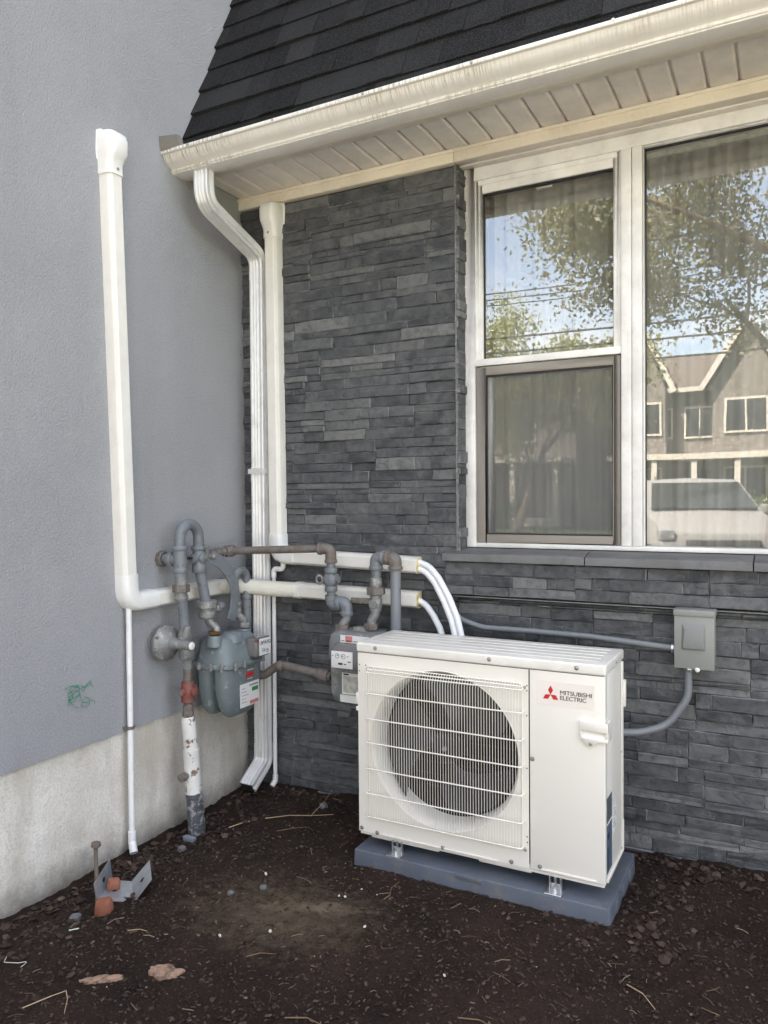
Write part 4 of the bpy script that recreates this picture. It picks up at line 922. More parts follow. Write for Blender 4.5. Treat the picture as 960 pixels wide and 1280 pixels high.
obj('heading_print', L2m(MB().box((-.040, -.1016, .650), (-.012, -.1010, .657))), M['black'], nl)
obj('white_tag', L2m(MB().box((-.060, -.0985, .527), (.05, -.0935, .560))), M['white'], m2)

# ------------------------------------------------------------------ outdoor unit
ac = thing('outdoor_unit', 'cream outdoor heat pump unit with round wire fan grille on the pad', 'heat pump', (1.491, -.43, .06))
X0, X1, Y0, Y1, Z0, Z1 = 1.01, 1.972, -.58, -.275, .118, .873
CX, CZ, FR = 1.370, .492, .283
XS_ = 1.7075   # seam between fan panel and service panel
cr = M['cream']
# base pan, sides, back
obj('base_pan', MB().box((X0 + .004, Y0 + .004, Z0 - .008), (X1 - .004, Y1 - .002, Z0 + .02)).box((X0 + .05, Y0 + .012, Z0 - .018), (X0 + .34, Y0 + .03, Z0 - .006)).box((X0 + .50, Y0 + .012, Z0 - .018), (X0 + .70, Y0 + .03, Z0 - .006)), cr, ac, bevel=.003)
obj('end_panel', MB().box((X0, Y0 + .003, Z0 + .006), (X0 + .006, Y1, .835)), cr, ac, bevel=.002)
sp = obj('side_panel', MB().box((X1 - .006, Y0 + .020, Z0 + .006), (X1, Y1 - .02, .835)).box((X1 - .03, Y1 - .02, Z0 + .02), (X1 + .004, Y1, .83)), cr, ac, bevel=.003)
obj('coil', MB().box((X0 + .008, Y1 - .03, Z0 + .02), (XS_ - .01, Y1 - .005, .83)), M['coil'], ac)
obj('divider', MB().box((XS_ - .006, Y0 + .03, Z0 + .02), (XS_ - .002, Y1 - .03, .83)).box((X0 + .007, Y0 + .01, Z0 + .02), (X0 + .012, Y1 - .03, .83)), M['cavity'], ac)
# front fan panel with a round hole
def holed(x0, x1, z0, z1, y, cx, cz, r, n=64):
    vs = []; fs = []
    for i in range(n):
        a = 2 * math.pi * i / n; c, s = math.cos(a), math.sin(a)
        tx = ((x1 - cx) / c) if c > 1e-9 else ((x0 - cx) / c) if c < -1e-9 else 1e9
        tz = ((z1 - cz) / s) if s > 1e-9 else ((z0 - cz) / s) if s < -1e-9 else 1e9
        t_ = min(tx, tz); vs += [(cx + r * c, y, cz + r * s), (cx + t_ * c, y, cz + t_ * s)]
    for x, z in ((x0, z0), (x1, z0), (x1, z1), (x0, z1)):   # snap the nearest outer vertex to each corner
        k = min(range(n), key=lambda i: (vs[2*i+1][0] - x) ** 2 + (vs[2*i+1][2] - z) ** 2); vs[2*k+1] = (x, y, z)
    for i in range(n): j = (i + 1) % n; fs.append((2*i, 2*j, 2*j+1, 2*i+1))
    return vs, fs
mb = MB(); vs, fs = holed(X0 + .012, XS_ - .0015, Z0 + .004, .838, Y0, CX, CZ, .301)
mb.add(vs, fs)
mb.box((X0, Y0 + .002, Z0 + .004), (X0 + .012, Y0 + .012, .838))
fp = obj('fan_panel', mb, cr, ac, smooth=20)
# bellmouth
mb = MB(); pf = [(.3035, -.0003), (.3025, .0016), (.3005, .0014), (.2975, -.004), (.2925, -.014), (.2875, -.026), (.2845, -.038), (.2835, -.05), (.2835, -.11)]
mb.lathe((CX, Y0, CZ), (0, -1, 0), pf, 72, cap=False); obj('fan_ring', mb, cr, fp, smooth=60)
obj('fan_cavity', MB().lathe((CX, Y0 + .112, CZ), (0, 1, 0), [(.288, 0), (.31, .002), (.31, .14)], 40, cap=False).box((X0 + .014, Y1 - .037, Z0 + .03), (XS_ - .02, Y1 - .032, .83)), M['cavity'], ac)
wires = MB()
for i in range(14): z = Z0 + .08 + i * .05; wires.cyl((X0 + .03, Y1 - .042, z), (XS_ - .03, Y1 - .042, z), .0018, 6)
for i in range(12): x = X0 + .06 + i * .055; wires.cyl((x, Y1 - .044, Z0 + .04), (x, Y1 - .044, .82), .0018, 6)
obj('rear_guard', wires, M['fan'], ac)
# fan
fan = obj('fan', MB().lathe((CX, Y0 + .035, CZ), (0, 1, 0), [(.03, -.004), (.055, 0), (.060, .01), (.060, .07)], 28), M['fan'], ac, smooth=40)
for k in range(3):
    mb = MB(); a0 = R(-75 + 120 * k); nr, na = 8, 10; vs = []; fs = []
    for side in (0, 1):
        for i in range(nr + 1):
            rr = .055 + (.270 - .055) * i / nr; spr = R(34 + 44 * math.sin(math.pi * min(1, i / nr) * .62)); sk = R(26) * (i / nr) ** 1.5
            for j in range(na + 1):
                u_ = j / na; a = a0 + sk + spr * (u_ - .5) * 1.1; yv = Y0 + .03 + .075 * (1 - u_) * (.6 + .4 * i / nr) + .012 * math.sin(u_ * math.pi) + side * .004
                vs.append((CX + rr * math.cos(a), yv, CZ + rr * math.sin(a)))
    st_ = (nr + 1) * (na + 1)
    for i in range(nr):
        for j in range(na):
            a = i * (na + 1) + j; fs += [(a, a + 1, a + na + 2, a + na + 1), (a + st_, a + st_ + na + 1, a + st_ + na + 2, a + st_ + 1)]
    for i in range(nr):
        for j in (0, na): a = i * (na + 1) + j; fs.append((a, a + na + 1, a + na + 1 + st_, a + st_))
    for j in range(na): a = nr * (na + 1) + j; fs.append((a, a + 1, a + 1 + st_, a + st_))
    mb.add(vs, fs); obj('blade', mb, M['fan'], fan, smooth=50)
obj('hub_nut', MB().lathe((CX, Y0 + .03, CZ), (0, -1, 0), [(.009, -.004), (.009, .008), (.006, .012), (.003, .013)], 8), M['screw'], fan)
# grille
gr_ = obj('grille', MB().tube(fillet([(1.060, Y0 - .004, .188), (1.060, Y0 - .004, .782), (1.683, Y0 - .004, .782), (1.683, Y0 - .004, .188), (1.060, Y0 - .004, .188)], .012, 3), .0024, 8), M['grille'], ac, smooth=60)
GY = Y0 - .028
# vertical wire mesh (shared)
vpath = fillet([(0, Y0 - .004, .782), (0, Y0 - .012, .781), (0, GY, .752), (0, GY, .205), (0, Y0 - .012, .189), (0, Y0 - .004, .188)], .014, 4)
NW = 58; x_a, x_b = 1.0655, 1.6775
vm = mesh_from('grille_wire', MB().tube(vpath, .00105, 5, cap=False), M['grille'], 70, 0, Vector((0, 0, 0)))
for i in range(NW): link('grille_wire', vm, gr_, Vector((x_a + (x_b - x_a) * i / (NW - 1), 0, 0)) - ac.location)
hz = [.764, .682, .5835, .490, .388, .290, .200]
hp = fillet([(1.058, Y0 + .0, 0), (1.058, GY + .004, 0), (1.064, GY - .003, 0), (1.68, GY - .003, 0), (1.687, GY + .004, 0), (1.687, Y0, 0)], .006, 3)
hm_ = mesh_from('grille_bar', MB().tube(hp, .0027, 8), M['grille'], 70, 0, Vector((0, 0, 0)))
for z in hz: link('grille_bar', hm_, gr_, Vector((0, 0, z)) - ac.location)
obj('top_hook_bar', MB().tube([(1.06, Y0 - .018, .774), (1.685, Y0 - .018, .774)], .0026, 8), M['grille'], gr_)
# service panel
svp = MB().box((XS_ + .0015, Y0 - .001, Z0 + .004), (X1, Y0 + .03, .838)); sv = obj('service_panel', svp, cr, ac, bevel=.004, bseg=3)
obj('panel_lip', MB().box((XS_ + .03, Y0 - .004, Z0 + .008), (X1 - .03, Y0 - .0008, Z0 + .016)), cr, sv, bevel=.0015)
# lid
mb = MB().box((X0 - .004, Y0 - .005, .836), (X1 + .004, Y1 + .004, Z1)); ld = obj('lid', mb, M['creamtop'], ac, bevel=.007, bseg=4)
for i in range(5):
    y = Y0 + .05 + i * .052; obj('lid_rib', MB().box((X0 + .04, y, Z1 - .001), (X1 - .035, y + .016, Z1 + .0014)), M['creamtop'], ld, bevel=.001, bseg=2)
obj('lid_seam', MB().box((X0 + .002, Y0 - .0012, .8335), (X1 - .002, Y0 + .02, .8365)), M['index'], ld)
def screw(p, axis=(0, -1, 0), par=None, r=.0065):
    s = MB().lathe(p, axis, [(r * 1.25, -.001), (r * 1.25, .001), (r * .8, .0012), (r * .8, .004), (r * .5, .005)], 12); return obj('screw', s, M['screw'], par or ac)
for x in (1.092, 1.561, 1.877): screw((x, Y0 - .005, .856), par=ld)
screw((X1 + .004, -.42, .853), (1, 0, 0), par=ld, r=.005)
for p in ((1.719, .517), (1.745, .138)): screw((p[0], Y0 - .001, p[1]), par=sv)
for x, z in ((1.023, .135), (1.092, .128), (1.372, .127), (1.640, .132)): screw((x, Y0, z), par=fp)
for x, z in ((1.053, .770), (1.692, .768), (1.053, .188), (1.692, .186)): screw((x, Y0, z), par=fp, r=.0045)
dots = MB()
for x, z in ((1.700, .775), (1.700, .757), (1.699, .668), (1.699, .480), (1.699, .235), (1.699, .215), (1.018, .785), (1.047, .785), (1.018, .76)): dots.lathe((x, Y0 - .0004, z), (0, -1, 0), [(.0025, 0), (.0025, .0006)], 8)
obj('vent_dots', dots, M['black'], fp)
screw((X1, -.31, .50), (1, 0, 0), par=sp, r=.004)
# bottom lip of fan panel
obj('bottom_lip', MB().box((X0 + .10, Y0 - .004, Z0 + .004), (XS_ - .12, Y0 - .0003, Z0 + .010)), cr, fp, bevel=.001)
# handle on the service panel corner
hf = Y0 - .012
def slab(pl, y0, y1):
    k = len(pl); return [(x, y, z) for y in (y0, y1) for x, z in pl], [tuple(range(k)), tuple(range(2*k-1, k-1, -1))] + [(i, (i+1) % k, k+(i+1) % k, k+i) for i in range(k)]
mb = MB().add(*slab([(1.888, .678), (1.984, .678), (1.984, .645), (1.888, .645)], hf, Y0 - .0005))
mb.add(*slab([(1.888, .6445), (1.896, .6445), (1.896, .6215), (1.888, .6215)], hf, Y0 - .0005))
mb.add(*slab([(1.888, .621), (1.984, .621), (1.984, .612), (1.950, .610), (1.932, .592), (1.918, .592), (1.900, .612)], hf, Y0 - .0005))
mb.box((1.9735, hf + .002, .612), (1.984, Y0 + .05, .678)); hdn = obj('handle', mb, cr, ac, bevel=.002, bseg=2)
obj('handle_pocket', MB().add([(1.896, Y0 - .0015, .645), (1.984, Y0 - .0015, .645), (1.984, Y0 - .0015, .632), (1.940, Y0 - .0015, .637), (1.896, Y0 - .0015, .640), (1.984, hf + .001, .621), (1.896, hf + .001, .621)], [(0, 4, 3, 2, 1), (2, 3, 4, 6, 5)]), cr, hdn, smooth=0)
screw((1.925, hf, .603), par=hdn, r=.005)
obj('end_handle', MB().box((X0 - .010, Y0 + .0, .60), (X0 + .001, Y0 + .03, .616)).box((X0 - .010, Y0 + .0, .636), (X0 + .001, Y0 + .03, .672)).box((X0 - .004, Y0 + .003, .60), (X0 + .001, Y0 + .03, .672)), cr, ac, bevel=.002)
obj('cable_clip', MB().box((X1, Y1 - .01, .66), (X1 + .012, Y1 + .01, .76)), cr, ac, bevel=.002)
obj('side_valve_cover', MB().box((X1 + .0005, -.312, Z0 + .12), (X1 + .006, -.300, .80)), cr, sp, bevel=.002)
obj('side_lip', MB().sweep([(-.003, 0), (.003, 0), (.003, .006), (-.003, .006)], [(X1, Y0 + .02, Z0 + .008), (X1, Y1 - .01, Z0 + .008), (X1, Y1 - .01, Z0 + .12)], (1, 0, 0)), cr, sp)
obj('rating_plate', MB().box((X1 + .0002, -.560, .325), (X1 + .0012, -.478, .410)), M['darkbox'], sp)
sl2 = obj('warning_label', MB().box((X1 + .0002, -.560, .150), (X1 + .0012, -.478, .315)), M['blue'], sp)
obj('warning_print', MB().box((X1 + .0013, -.553, .265), (X1 + .0016, -.520, .285)).box((X1 + .0013, -.553, .165), (X1 + .0016, -.540, .240)), M['black'], sl2)
obj('small_print_label', MB().box((X1 + .0002, -.455, .255), (X1 + .001, -.400, .345)), M['white'], sp)
pm = MB()
for i in range(6): pm.box((X1 + .0011, -.450, .335 - i * .013), (X1 + .0014, -.450 + .02 + .02 * (i % 3) / 2, .339 - i * .013))
obj('small_print', pm, M['grey'], sp)
# emblem and lettering
em = obj('name_sticker', MB().box((1.738, Y0 - .0016, .716), (1.937, Y0 - .0009, .800)), simple('clear sticker', (.86, .80, .735), .25, var=0, bump=0), sv)
mb = MB(); ex, ez, s_ = 1.7855, .7532, .0236
for ang_ in (90, 210, 330):
    a = R(ang_); tipx, tipz = math.cos(a), math.sin(a); h = s_
    # each diamond has one corner at the centre
    l1 = (math.cos(a - R(30)), math.sin(a - R(30))); l2 = (math.cos(a + R(30)), math.sin(a + R(30)))
    pts = [(0, 0), (l1[0] * h * .98, l1[1] * h * .98), ((l1[0] + l2[0]) * h * .98, (l1[1] + l2[1]) * h * .98), (l2[0] * h * .98, l2[1] * h * .98)]
    vs = [(ex + x * .78, y, ez + z * .80) for y in (Y0 - .0022, Y0 - .0016) for x, z in pts]
    mb.add(vs, [(0, 1, 2, 3), (7, 6, 5, 4)] + [(i, (i+1) % 4, 4+(i+1) % 4, 4+i) for i in range(4)])
obj('emblem', mb, M['logo_red'], em, smooth=0)
def text(s, size, x, z, y, mat, par, name='lettering', ext=.0004, bold=.0006, xs=1.0, axis='front'):
    cu = bpy.data.curves.new('t', 'FONT'); cu.body = s; cu.size = size; cu.extrude = ext; cu.offset = 0; cu.space_character = .93
    ob = bpy.data.objects.new('t', cu); COL.objects.link(ob); bpy.context.view_layer.update()
    me = bpy.data.meshes.new_from_object(ob.evaluated_get(bpy.context.evaluated_depsgraph_get())); bpy.data.objects.remove(ob)
    mt_ = Matrix.Translation(Vector((x, y, z)) - root_loc(par)) @ Matrix.Rotation(R(90), 4, 'X') @ Matrix.Diagonal((xs, 1, 1, 1)); me.transform(mt_)
    me.materials.clear(); me.materials.append(mat)
    return link(name, me, par)
tA = text('MITSUBISHI', .0205, 1.8175, .7575, Y0 - .0022, M['black'], em, xs=1.0)
tB = text('ELECTRIC', .0205, 1.8175, .7390, Y0 - .0022, M['black'], em, xs=1.0)
for o_, wdt in ((tA, .1085), (tB, .0905)):
    co = [v.co.x for v in o_.data.vertices]; a, b = min(co), max(co)
    for v in o_.data.vertices: v.co.x = a + (v.co.x - a) * wdt / (b - a)
# feet
for x in (1.175, 1.797):
    f = MB().box((x - .030, Y0 - .029, .0605), (x + .030, Y0 + .02, .0640)).box((x - .022, Y0 + .004, .063), (x - .017, Y0 + .02, .108)).box((x + .017, Y0 + .004, .063), (x + .022, Y0 + .02, .108)).box((x - .004, Y0 + .006, .063), (x + .004, Y0 + .02, .108)).box((x - .022, Y0 + .016, .063), (x + .022, Y0 + .02, .082))
    ft = obj('foot_bracket', f, M['zinc'], ac, bevel=.0012, bseg=1)
    obj('bolt', MB().lathe((x, Y0 - .006, .0635), (0, 0, 1), [(.011, 0), (.011, .002), (.008, .003), (.008, .009), (.004, .012), (.004, .018)], 6), M['zinc'], ft)
    f = MB().box((x - .028, Y1 - .03, .0605), (x + .028, Y1 + .02, .108)); obj('foot_bracket', f, M['zinc'], ac)

# pad
pd = thing('equipment_pad', 'blue grey plastic pad lying on the soil under the outdoor unit', 'pad', (1.5, -.38, 0))
px0, px1, py0, py1 = 1.006, 1.992, -.612, -.155
mb = MB()
vs = [(px0 - .004, py0 - .004, -.05), (px1 + .006, py0 - .004, -.05), (px1 + .006, py1, -.05), (px0 - .004, py1, -.05),
      (px0, py0, .0605), (px1, py0, .0605), (px1, py1, .0605), (px0, py1, .0605)]
mb.add(vs, [(0,3,2,1),(4,5,6,7),(0,1,5,4),(1,2,6,5),(2,3,7,6),(3,0,4,7)]); obj('slab', mb, M['pad'], pd, bevel=.005, bseg=3)
obj('front_notch', MB().box((1.435, py0 - .0055, .043), (1.54, py0 + .02, .0595)), M['pad'], pd, bevel=.002)
for y in (-.52, -.40, -.28): obj('side_flute', MB().box((px1 - .004, y, -.02), (px1 + .0065, y + .075, .050)), M['pad'], pd, bevel=.003)

# ------------------------------------------------------------------ disconnect box and conduits
eb = thing('disconnect_box', 'grey metal electrical disconnect box mounted on the slate wall', 'electrical box', (2.195, -.05, .78))
bx0, bx1, bz0, bz1, byf = 2.130, 2.271, .785, 1.005, -.082
obj('case', MB().box((bx0, byf + .004, bz0), (bx1, .01, bz1 - .006)), M['ebox'], eb, bevel=.002)
cv = obj('cover', MB().box((bx0 - .001, byf - .002, bz0 - .004), (bx1 + .001, byf + .006, bz1 - .02)), M['ebox'], eb, bevel=.002)
obj('rain_hood', MB().box((bx0 - .004, byf - .007, bz1 - .022), (bx1 + .004, .012, bz1 + .002)), M['ebox'], eb, bevel=.003)
mb = MB(); a = [(bx0 + .026, bz0 + .070), (bx1 - .030, bz0 + .070), (bx1 - .030, bz1 - .050), (bx0 + .026, bz1 - .050)]; b = [(bx0 + .040, bz0 + .076), (bx1 - .042, bz0 + .076), (bx1 - .037, bz1 - .070), (bx0 + .034, bz1 - .070)]
b = [(bx0 + .030, bz0 + .074), (bx1 - .034, bz0 + .074), (bx1 - .040, bz1 - .074), (bx0 + .038, bz1 - .074)]
mb.add([(x, byf - .0015, z) for x, z in a] + [(x, byf - .013, z) for x, z in b], [(4, 5, 6, 7), (0, 1, 5, 4), (1, 2, 6, 5), (2, 3, 7, 6), (3, 0, 4, 7)]); obj('raised_pocket', mb, M['ebox2'], cv, bevel=.002)
obj('latch_screw', MB().lathe((2.212, byf + .01, bz0 - .006), (0, -1, 0), [(.009, 0), (.009, .012), (.005, .015)], 12), M['white'], cv)
for nm, p, ax in (('a', (bx0 - .010, -.045, .848), (1, 0, 0)), ('b', (2.176, -.045, bz0 - .012), (0, 0, 1))):
    obj('conduit_connector', collar(collar(MB(), p, ax, .020, .014, 8), Vector(p) + Vector(ax) * .008, ax, .014, .012, 10), M['zinc'], eb)
solo('electrical_conduit', MB().tube(fillet([(1.13, -.012, 1.03), (1.175, -.05, .955), (1.24, -.06, .900), (1.34, -.05, .872), (1.55, -.045, .872), (1.80, -.045, .868), (2.125, -.045, .848)], .12, 5), .0125, 14), M['conduit'],
     'grey conduit passing behind the unit into the side of the box', 'conduit', (1.6, -.05, .87), 'conduits of the disconnect box', smooth=60)
solo('electrical_conduit', MB().tube(fillet([(2.176, -.045, .775), (2.176, -.045, .66), (2.10, -.06, .545), (2.0, -.10, .515), (1.93, -.16, .525), (1.86, -.22, .54)], [.12, .12, .14, .1], 6) , .0145, 14), M['conduit'],
     'grey conduit looping down from the box bottom to the unit side', 'conduit', (2.1, -.05, .6), 'conduits of the disconnect box', smooth=60)

# ------------------------------------------------------------------ window
WY = .1
wn = thing('window', 'white vinyl window with screened double hung part beside one large fixed pane', 'window', (2.4, WY, 1.21))
vz0, vz1 = 1.213, 2.934
WR = 4.4
# outer frame
obj('frame', MB().box((1.206, WY - .012, vz0), (1.252, WY + .09, vz1)).box((1.252, WY - .012, vz1 - .062), (WR, WY + .09, vz1)).box((1.252, WY - .010, vz0), (WR, WY + .09, vz0 + .020)).box((1.900, WY - .014, vz0 + .02), (1.942, WY + .09, vz1 - .062)).box((1.944, WY - .014, vz0 + .02), (1.984, WY + .09, vz1 - .062)).box((WR, WY - .014, vz0), (WR + .05, WY + .09, vz1)), M['vinyl'], wn, bevel=.003)
obj('inner_step', MB().box((1.252, WY + .0, 2.04), (1.268, WY + .08, vz1 - .062)).box((1.884, WY + .0, 2.04), (1.900, WY + .08, vz1 - .062)).box((1.268, WY + .0, 2.852), (1.884, WY + .08, 2.872)), M['vinyl'], wn, bevel=.002)
su = obj('upper_sash', MB().box((1.268, WY + .006, 2.068), (1.286, WY + .05, 2.852)).box((1.866, WY + .006, 2.068), (1.884, WY + .05, 2.852)).box((1.286, WY + .006, 2.815), (1.866, WY + .05, 2.852)), M['vinyl'], wn, bevel=.002)
obj('meeting_rail', MB().box((1.252, WY - .006, 2.036), (1.900, WY + .05, 2.067)), M['vinyl'], wn, bevel=.003)
obj('glazing_gasket', MB().box((1.286, WY + .020, 2.067), (1.2895, WY + .036, 2.815)).box((1.8625, WY + .020, 2.067), (1.866, WY + .036, 2.815)).box((1.2895, WY + .016, 2.809), (1.8625, WY + .036, 2.815)).box((1.2895, WY + .020, 2.067), (1.8625, WY + .036, 2.070)), M['gasket'], su)
obj('pane', MB().box((1.289, WY + .028, 2.069), (1.863, WY + .032, 2.812)), M['glass'], su)
obj('sash_latch', MB().box((1.53, WY + .03, 2.795), (1.60, WY + .05, 2.803)), M['white'], su, bevel=.002)
slw = obj('lower_sash', MB().box((1.292, WY + .03, 1.233), (1.318, WY + .07, 2.036)).box((1.858, WY + .03, 1.233), (1.884, WY + .07, 2.036)).box((1.318, WY + .03, 1.233), (1.858, WY + .07, 1.275)), M['vinyl'], wn, bevel=.002)
obj('pane', MB().box((1.318, WY + .048, 1.275), (1.858, WY + .052, 2.036)), M['glass'], slw)
scn = obj('screen_frame', MB().box((1.256, WY - .002, 1.235), (1.300, WY + .018, 2.030)).box((1.866, WY - .002, 1.235), (1.896, WY + .018, 2.030)).box((1.300, WY - .002, 1.992), (1.866, WY + .018, 2.030)).box((1.300, WY - .002, 1.235), (1.866, WY + .018, 1.272)), M['sash_dark'], wn, bevel=.003)
obj('inner_bead', MB().box((1.300, WY + .004, 1.272), (1.306, WY + .016, 1.992)).box((1.860, WY + .004, 1.272), (1.866, WY + .016, 1.992)).box((1.306, WY + .004, 1.984), (1.860, WY + .016, 1.992)).box((1.306, WY + .004, 1.272), (1.860, WY + .016, 1.278)), M['gasket'], scn)
mb = MB(); mb.add([(1.300, WY + .008, 1.272), (1.866, WY + .008, 1.272), (1.866, WY + .008, 1.992), (1.300, WY + .008, 1.992)], [(0, 1, 2, 3)]); obj('insect_screen', mb, M['mesh'], scn)
pc = obj('picture_sash', MB().box((1.986, WY + .0, vz0 + .021), (1.992, WY + .05, vz1 - .063)).box((1.992, WY + .0, 2.866), (WR, WY + .05, vz1 - .063)), M['vinyl'], wn, bevel=.0015)
obj('glazing_gasket', MB().box((1.992, WY + .016, vz0 + .021), (1.995, WY + .03, 2.866)).box((1.995, WY + .016, 2.860), (WR, WY + .03, 2.866)), M['gasket'], pc)
obj('spacer_bar', MB().box((1.997, WY + .036, 2.832), (WR, WY + .05, 2.852)), M['dim'], pc)
obj('pane', MB().box((1.994, WY + .024, vz0 + .021), (WR, WY + .028, 2.862)), M['glass'], pc)
# rough caulk line along the stone return
# curtains
def curtain(x0, x1, y, z0, z1, label, skew=0):
    vs = []; n = int((x1 - x0) / .008); rr = random.Random(int(x0 * 100)); ph = [rr.uniform(0, 6) for _ in range(5)]
    for j, z in enumerate((z0, (z0 + z1) / 2, z1)):
        for i in range(n + 1):
            x = x0 + (x1 - x0) * i / n
            vs.append((x + skew * (z1 - z) / (z1 - z0) * (i / n), y + .022 * math.sin(x * 46 + ph[0] + .6 * math.sin(x * 9 + ph[1])) + .012 * math.sin(x * 97 + ph[2]), z))
    fs = [(j * (n + 1) + i, j * (n + 1) + i + 1, (j + 1) * (n + 1) + i + 1, (j + 1) * (n + 1) + i) for j in range(2) for i in range(n)]
    mb = MB(); mb.add(vs, fs); solo('curtain', mb, M['curtain'], label, 'curtain', (x0, y, z0), smooth=80)
curtain(1.30, 1.93, .235, .45, 2.9, 'sheer white curtain hanging behind the narrow double hung window')
curtain(1.98, 2.5, .24, .45, 2.9, 'sheer white curtain gathered behind the large fixed pane', -.10)
curtain(2.75, 3.9, .24, .45, 2.9, 'second sheer white curtain further along behind the fixed pane', .12)

# ------------------------------------------------------------------ odds and ends near the wall
# green twine on the stucco
mb = MB(); rr = random.Random(2)
for k in range(9):
    p = Vector((.004, -1.085 + rr.uniform(-.02, .05), .665 + rr.uniform(-.02, .02))); pts = [p]
    for i in range(7): p = p + Vector((rr.uniform(-.002, .005), rr.uniform(-.03, .032), rr.uniform(-.028, .026))); p.x = max(.003, min(.012, p.x)); p.y = max(-1.13, min(-1.0, p.y)); p.z = max(.61, min(.71, p.z)); pts.append(p.copy())
    mb.tube(fillet(pts, .01, 3), .0010, 5)
mb.tube([(.004, -1.07, .70), (.004, -1.11, .707), (.004, -1.14, .70)], .0012, 5)
solo('twine', mb, M['twine'], 'small tangle of green twine stuck on the stucco wall', 'twine', (0, -1.08, .66))
# stake
gzz_ = gz
stx, sty = .235, -1.20
solo('stake', MB().tube([(stx, sty, gz(stx, sty) - .05), (stx - .004, sty, gz(stx, sty) + .21)], .0075, 10).lathe((stx - .004, sty, gz(stx, sty) + .205), (.1, 0, 1), [(.009, 0), (.018, .008), (.017, .02), (.006, .024)], 9), M['stake'],
     'rusty steel stake with a battered head stuck in the soil by the foundation', 'stake', (stx, sty, -.07))
# folded galvanised bracket: U shape lying on the soil
gb = thing('metal_bracket', 'bent galvanised U shaped metal bracket lying on the soil beside the stake', 'bracket', (.32, -1.1, -.07))
zb = gz(.33, -1.1) + .004
A = Vector((.268, -1.231, zb)); B = Vector((.404, -1.180, zb)); C_ = Vector((.282, -1.075, zb + .002)); D_ = Vector((.205, -1.10, zb + .002))
def plate(pts, th=.002):
    pts = [Vector(p) for p in pts]; nrm = (pts[1] - pts[0]).cross(pts[2] - pts[0]).normalized() * th; q = MB(); k = len(pts)
    q.add(pts + [p + nrm for p in pts], [tuple(range(k)), tuple(range(2*k-1, k-1, -1))] + [(i, (i+1) % k, k+(i+1) % k, k+i) for i in range(k)]); return q
obj('base_plate', plate([A, B, C_, D_]), M['galv'], gb)
obj('left_flange', plate([A, D_, D_ + Vector((-.01, -.003, .082)), A + Vector((-.010, -.005, .062))]), M['galv'], gb)
obj('right_flange', plate([C_, B, B + Vector((.050, .039, .080)), C_ + Vector((.050, .046, .075))]), M['galv'], gb)
for p, nx_ in ((A.lerp(D_, .5) + Vector((-.004, -.002, .04)), (D_ - A).cross(Vector((0, 0, 1))) * 1), (B.lerp(C_, .5) + Vector((.026, .022, .042)), Vector((-1, -.7, 1))), (A.lerp(C_, .5) + Vector((0, 0, .002)), (0, 0, 1))):
    obj('bolt_hole', MB().lathe(p, nx_, [(.009, .0005), (.009, .003)], 12), M['cavity'], gb)
def chunk(name, c, s, mat, label, cat, seed, flat=1, group=None, rot=None):
    rr = random.Random(seed); bm = bmesh.new(); bmesh.ops.create_icosphere(bm, subdivisions=2, radius=1)
    mb = MB(); sgn = [rr.uniform(.8, 1.1) for _ in range(3)]
    q = Matrix.Rotation(rot if rot is not None else rr.uniform(0, 3), 3, 'Z')
    def bx(v): # boxy
        v = Vector([math.copysign(abs(a) ** .55, a) for a in v]); return v
    vs = [q @ Vector([a * b for a, b in zip(bx(v.co) * (1 + .22 * noise.noise(v.co * 1.7 + Vector((seed, 0, 0)))), s)]) + Vector(c) for v in bm.verts]
    mb.add(vs, [tuple(v.index for v in f.verts) for f in bm.faces]); bm.free()
    return solo(name, mb, mat, label, cat, c, group, smooth=25)
chunk('brick_piece', (.345, -1.268, gz(.345, -1.268) + .020), (.034, .022, .036), M['brick'], 'larger orange red brick fragment on the soil against the stake', 'brick', 3, rot=.3)
chunk('brick_piece', (.262, -1.145, gz(.3, -1.1) + .03), (.024, .018, .022), M['brick'], 'smaller red brick lump sitting inside the bent metal bracket', 'brick', 5, rot=.9)
def flake(c, sx, sy, ang, label, seed):
    rr = random.Random(seed); n = 22; mb = MB(); z = gz(c[0], c[1]) + .004; pts = []
    for i in range(n):
        a = 2 * math.pi * i / n; k = 1 + .45 * noise.noise(Vector((math.cos(a) * 1.6 + seed, math.sin(a) * 1.6, 0))) + rr.uniform(-.13, .13)
        p = Vector((sx * math.cos(a) * k, sy * math.sin(a) * k, 0)); p.rotate(Matrix.Rotation(ang, 3, 'Z')); pts.append(p)
    vs = [Vector((c[0], c[1], z + .007))] + [Vector((c[0], c[1], z + .004 + rr.uniform(-.001, .003))) + p for p in pts] + [Vector((c[0], c[1], z - .01)) + p for p in pts]
    mb.add(vs, [(0, 1 + i, 1 + (i + 1) % n) for i in range(n)] + [(1 + i, 1 + n + i, 1 + n + (i + 1) % n, 1 + (i + 1) % n) for i in range(n)])
    solo('wood_flake', mb, M['flake'], label, 'wood scrap', (c[0], c[1], z), 'pinkish wood scraps in the soil', smooth=0)
flake((.84, -1.475), .052, .030, .3, 'broad ragged pinkish wood scrap on the soil', 4)
flake((.69, -1.585), .065, .014, .65, 'long narrow pinkish wood scrap half buried in the soil', 9)
def stick(pts, r, mat, label, cat='twig', name='twig'):
    P_ = [Vector((x, y, gz(x, y) + h + .006)) for x, y, h in pts]; solo(name, MB().tube(fillet(P_, .02, 3), [r * .72 * (1 - .5 * i / len(fillet(P_, .02, 3))) for i in range(len(fillet(P_, .02, 3)))], 6), mat, label, cat, P_[0], 'loose twigs and straws on the soil', smooth=60)
stick([(1.235, -.80, 0), (1.243, -.765, .003), (1.225, -.72, .004), (1.232, -.665, 0)], .003, M['twig'], 'reddish root like twig on the soil in front of the pad')
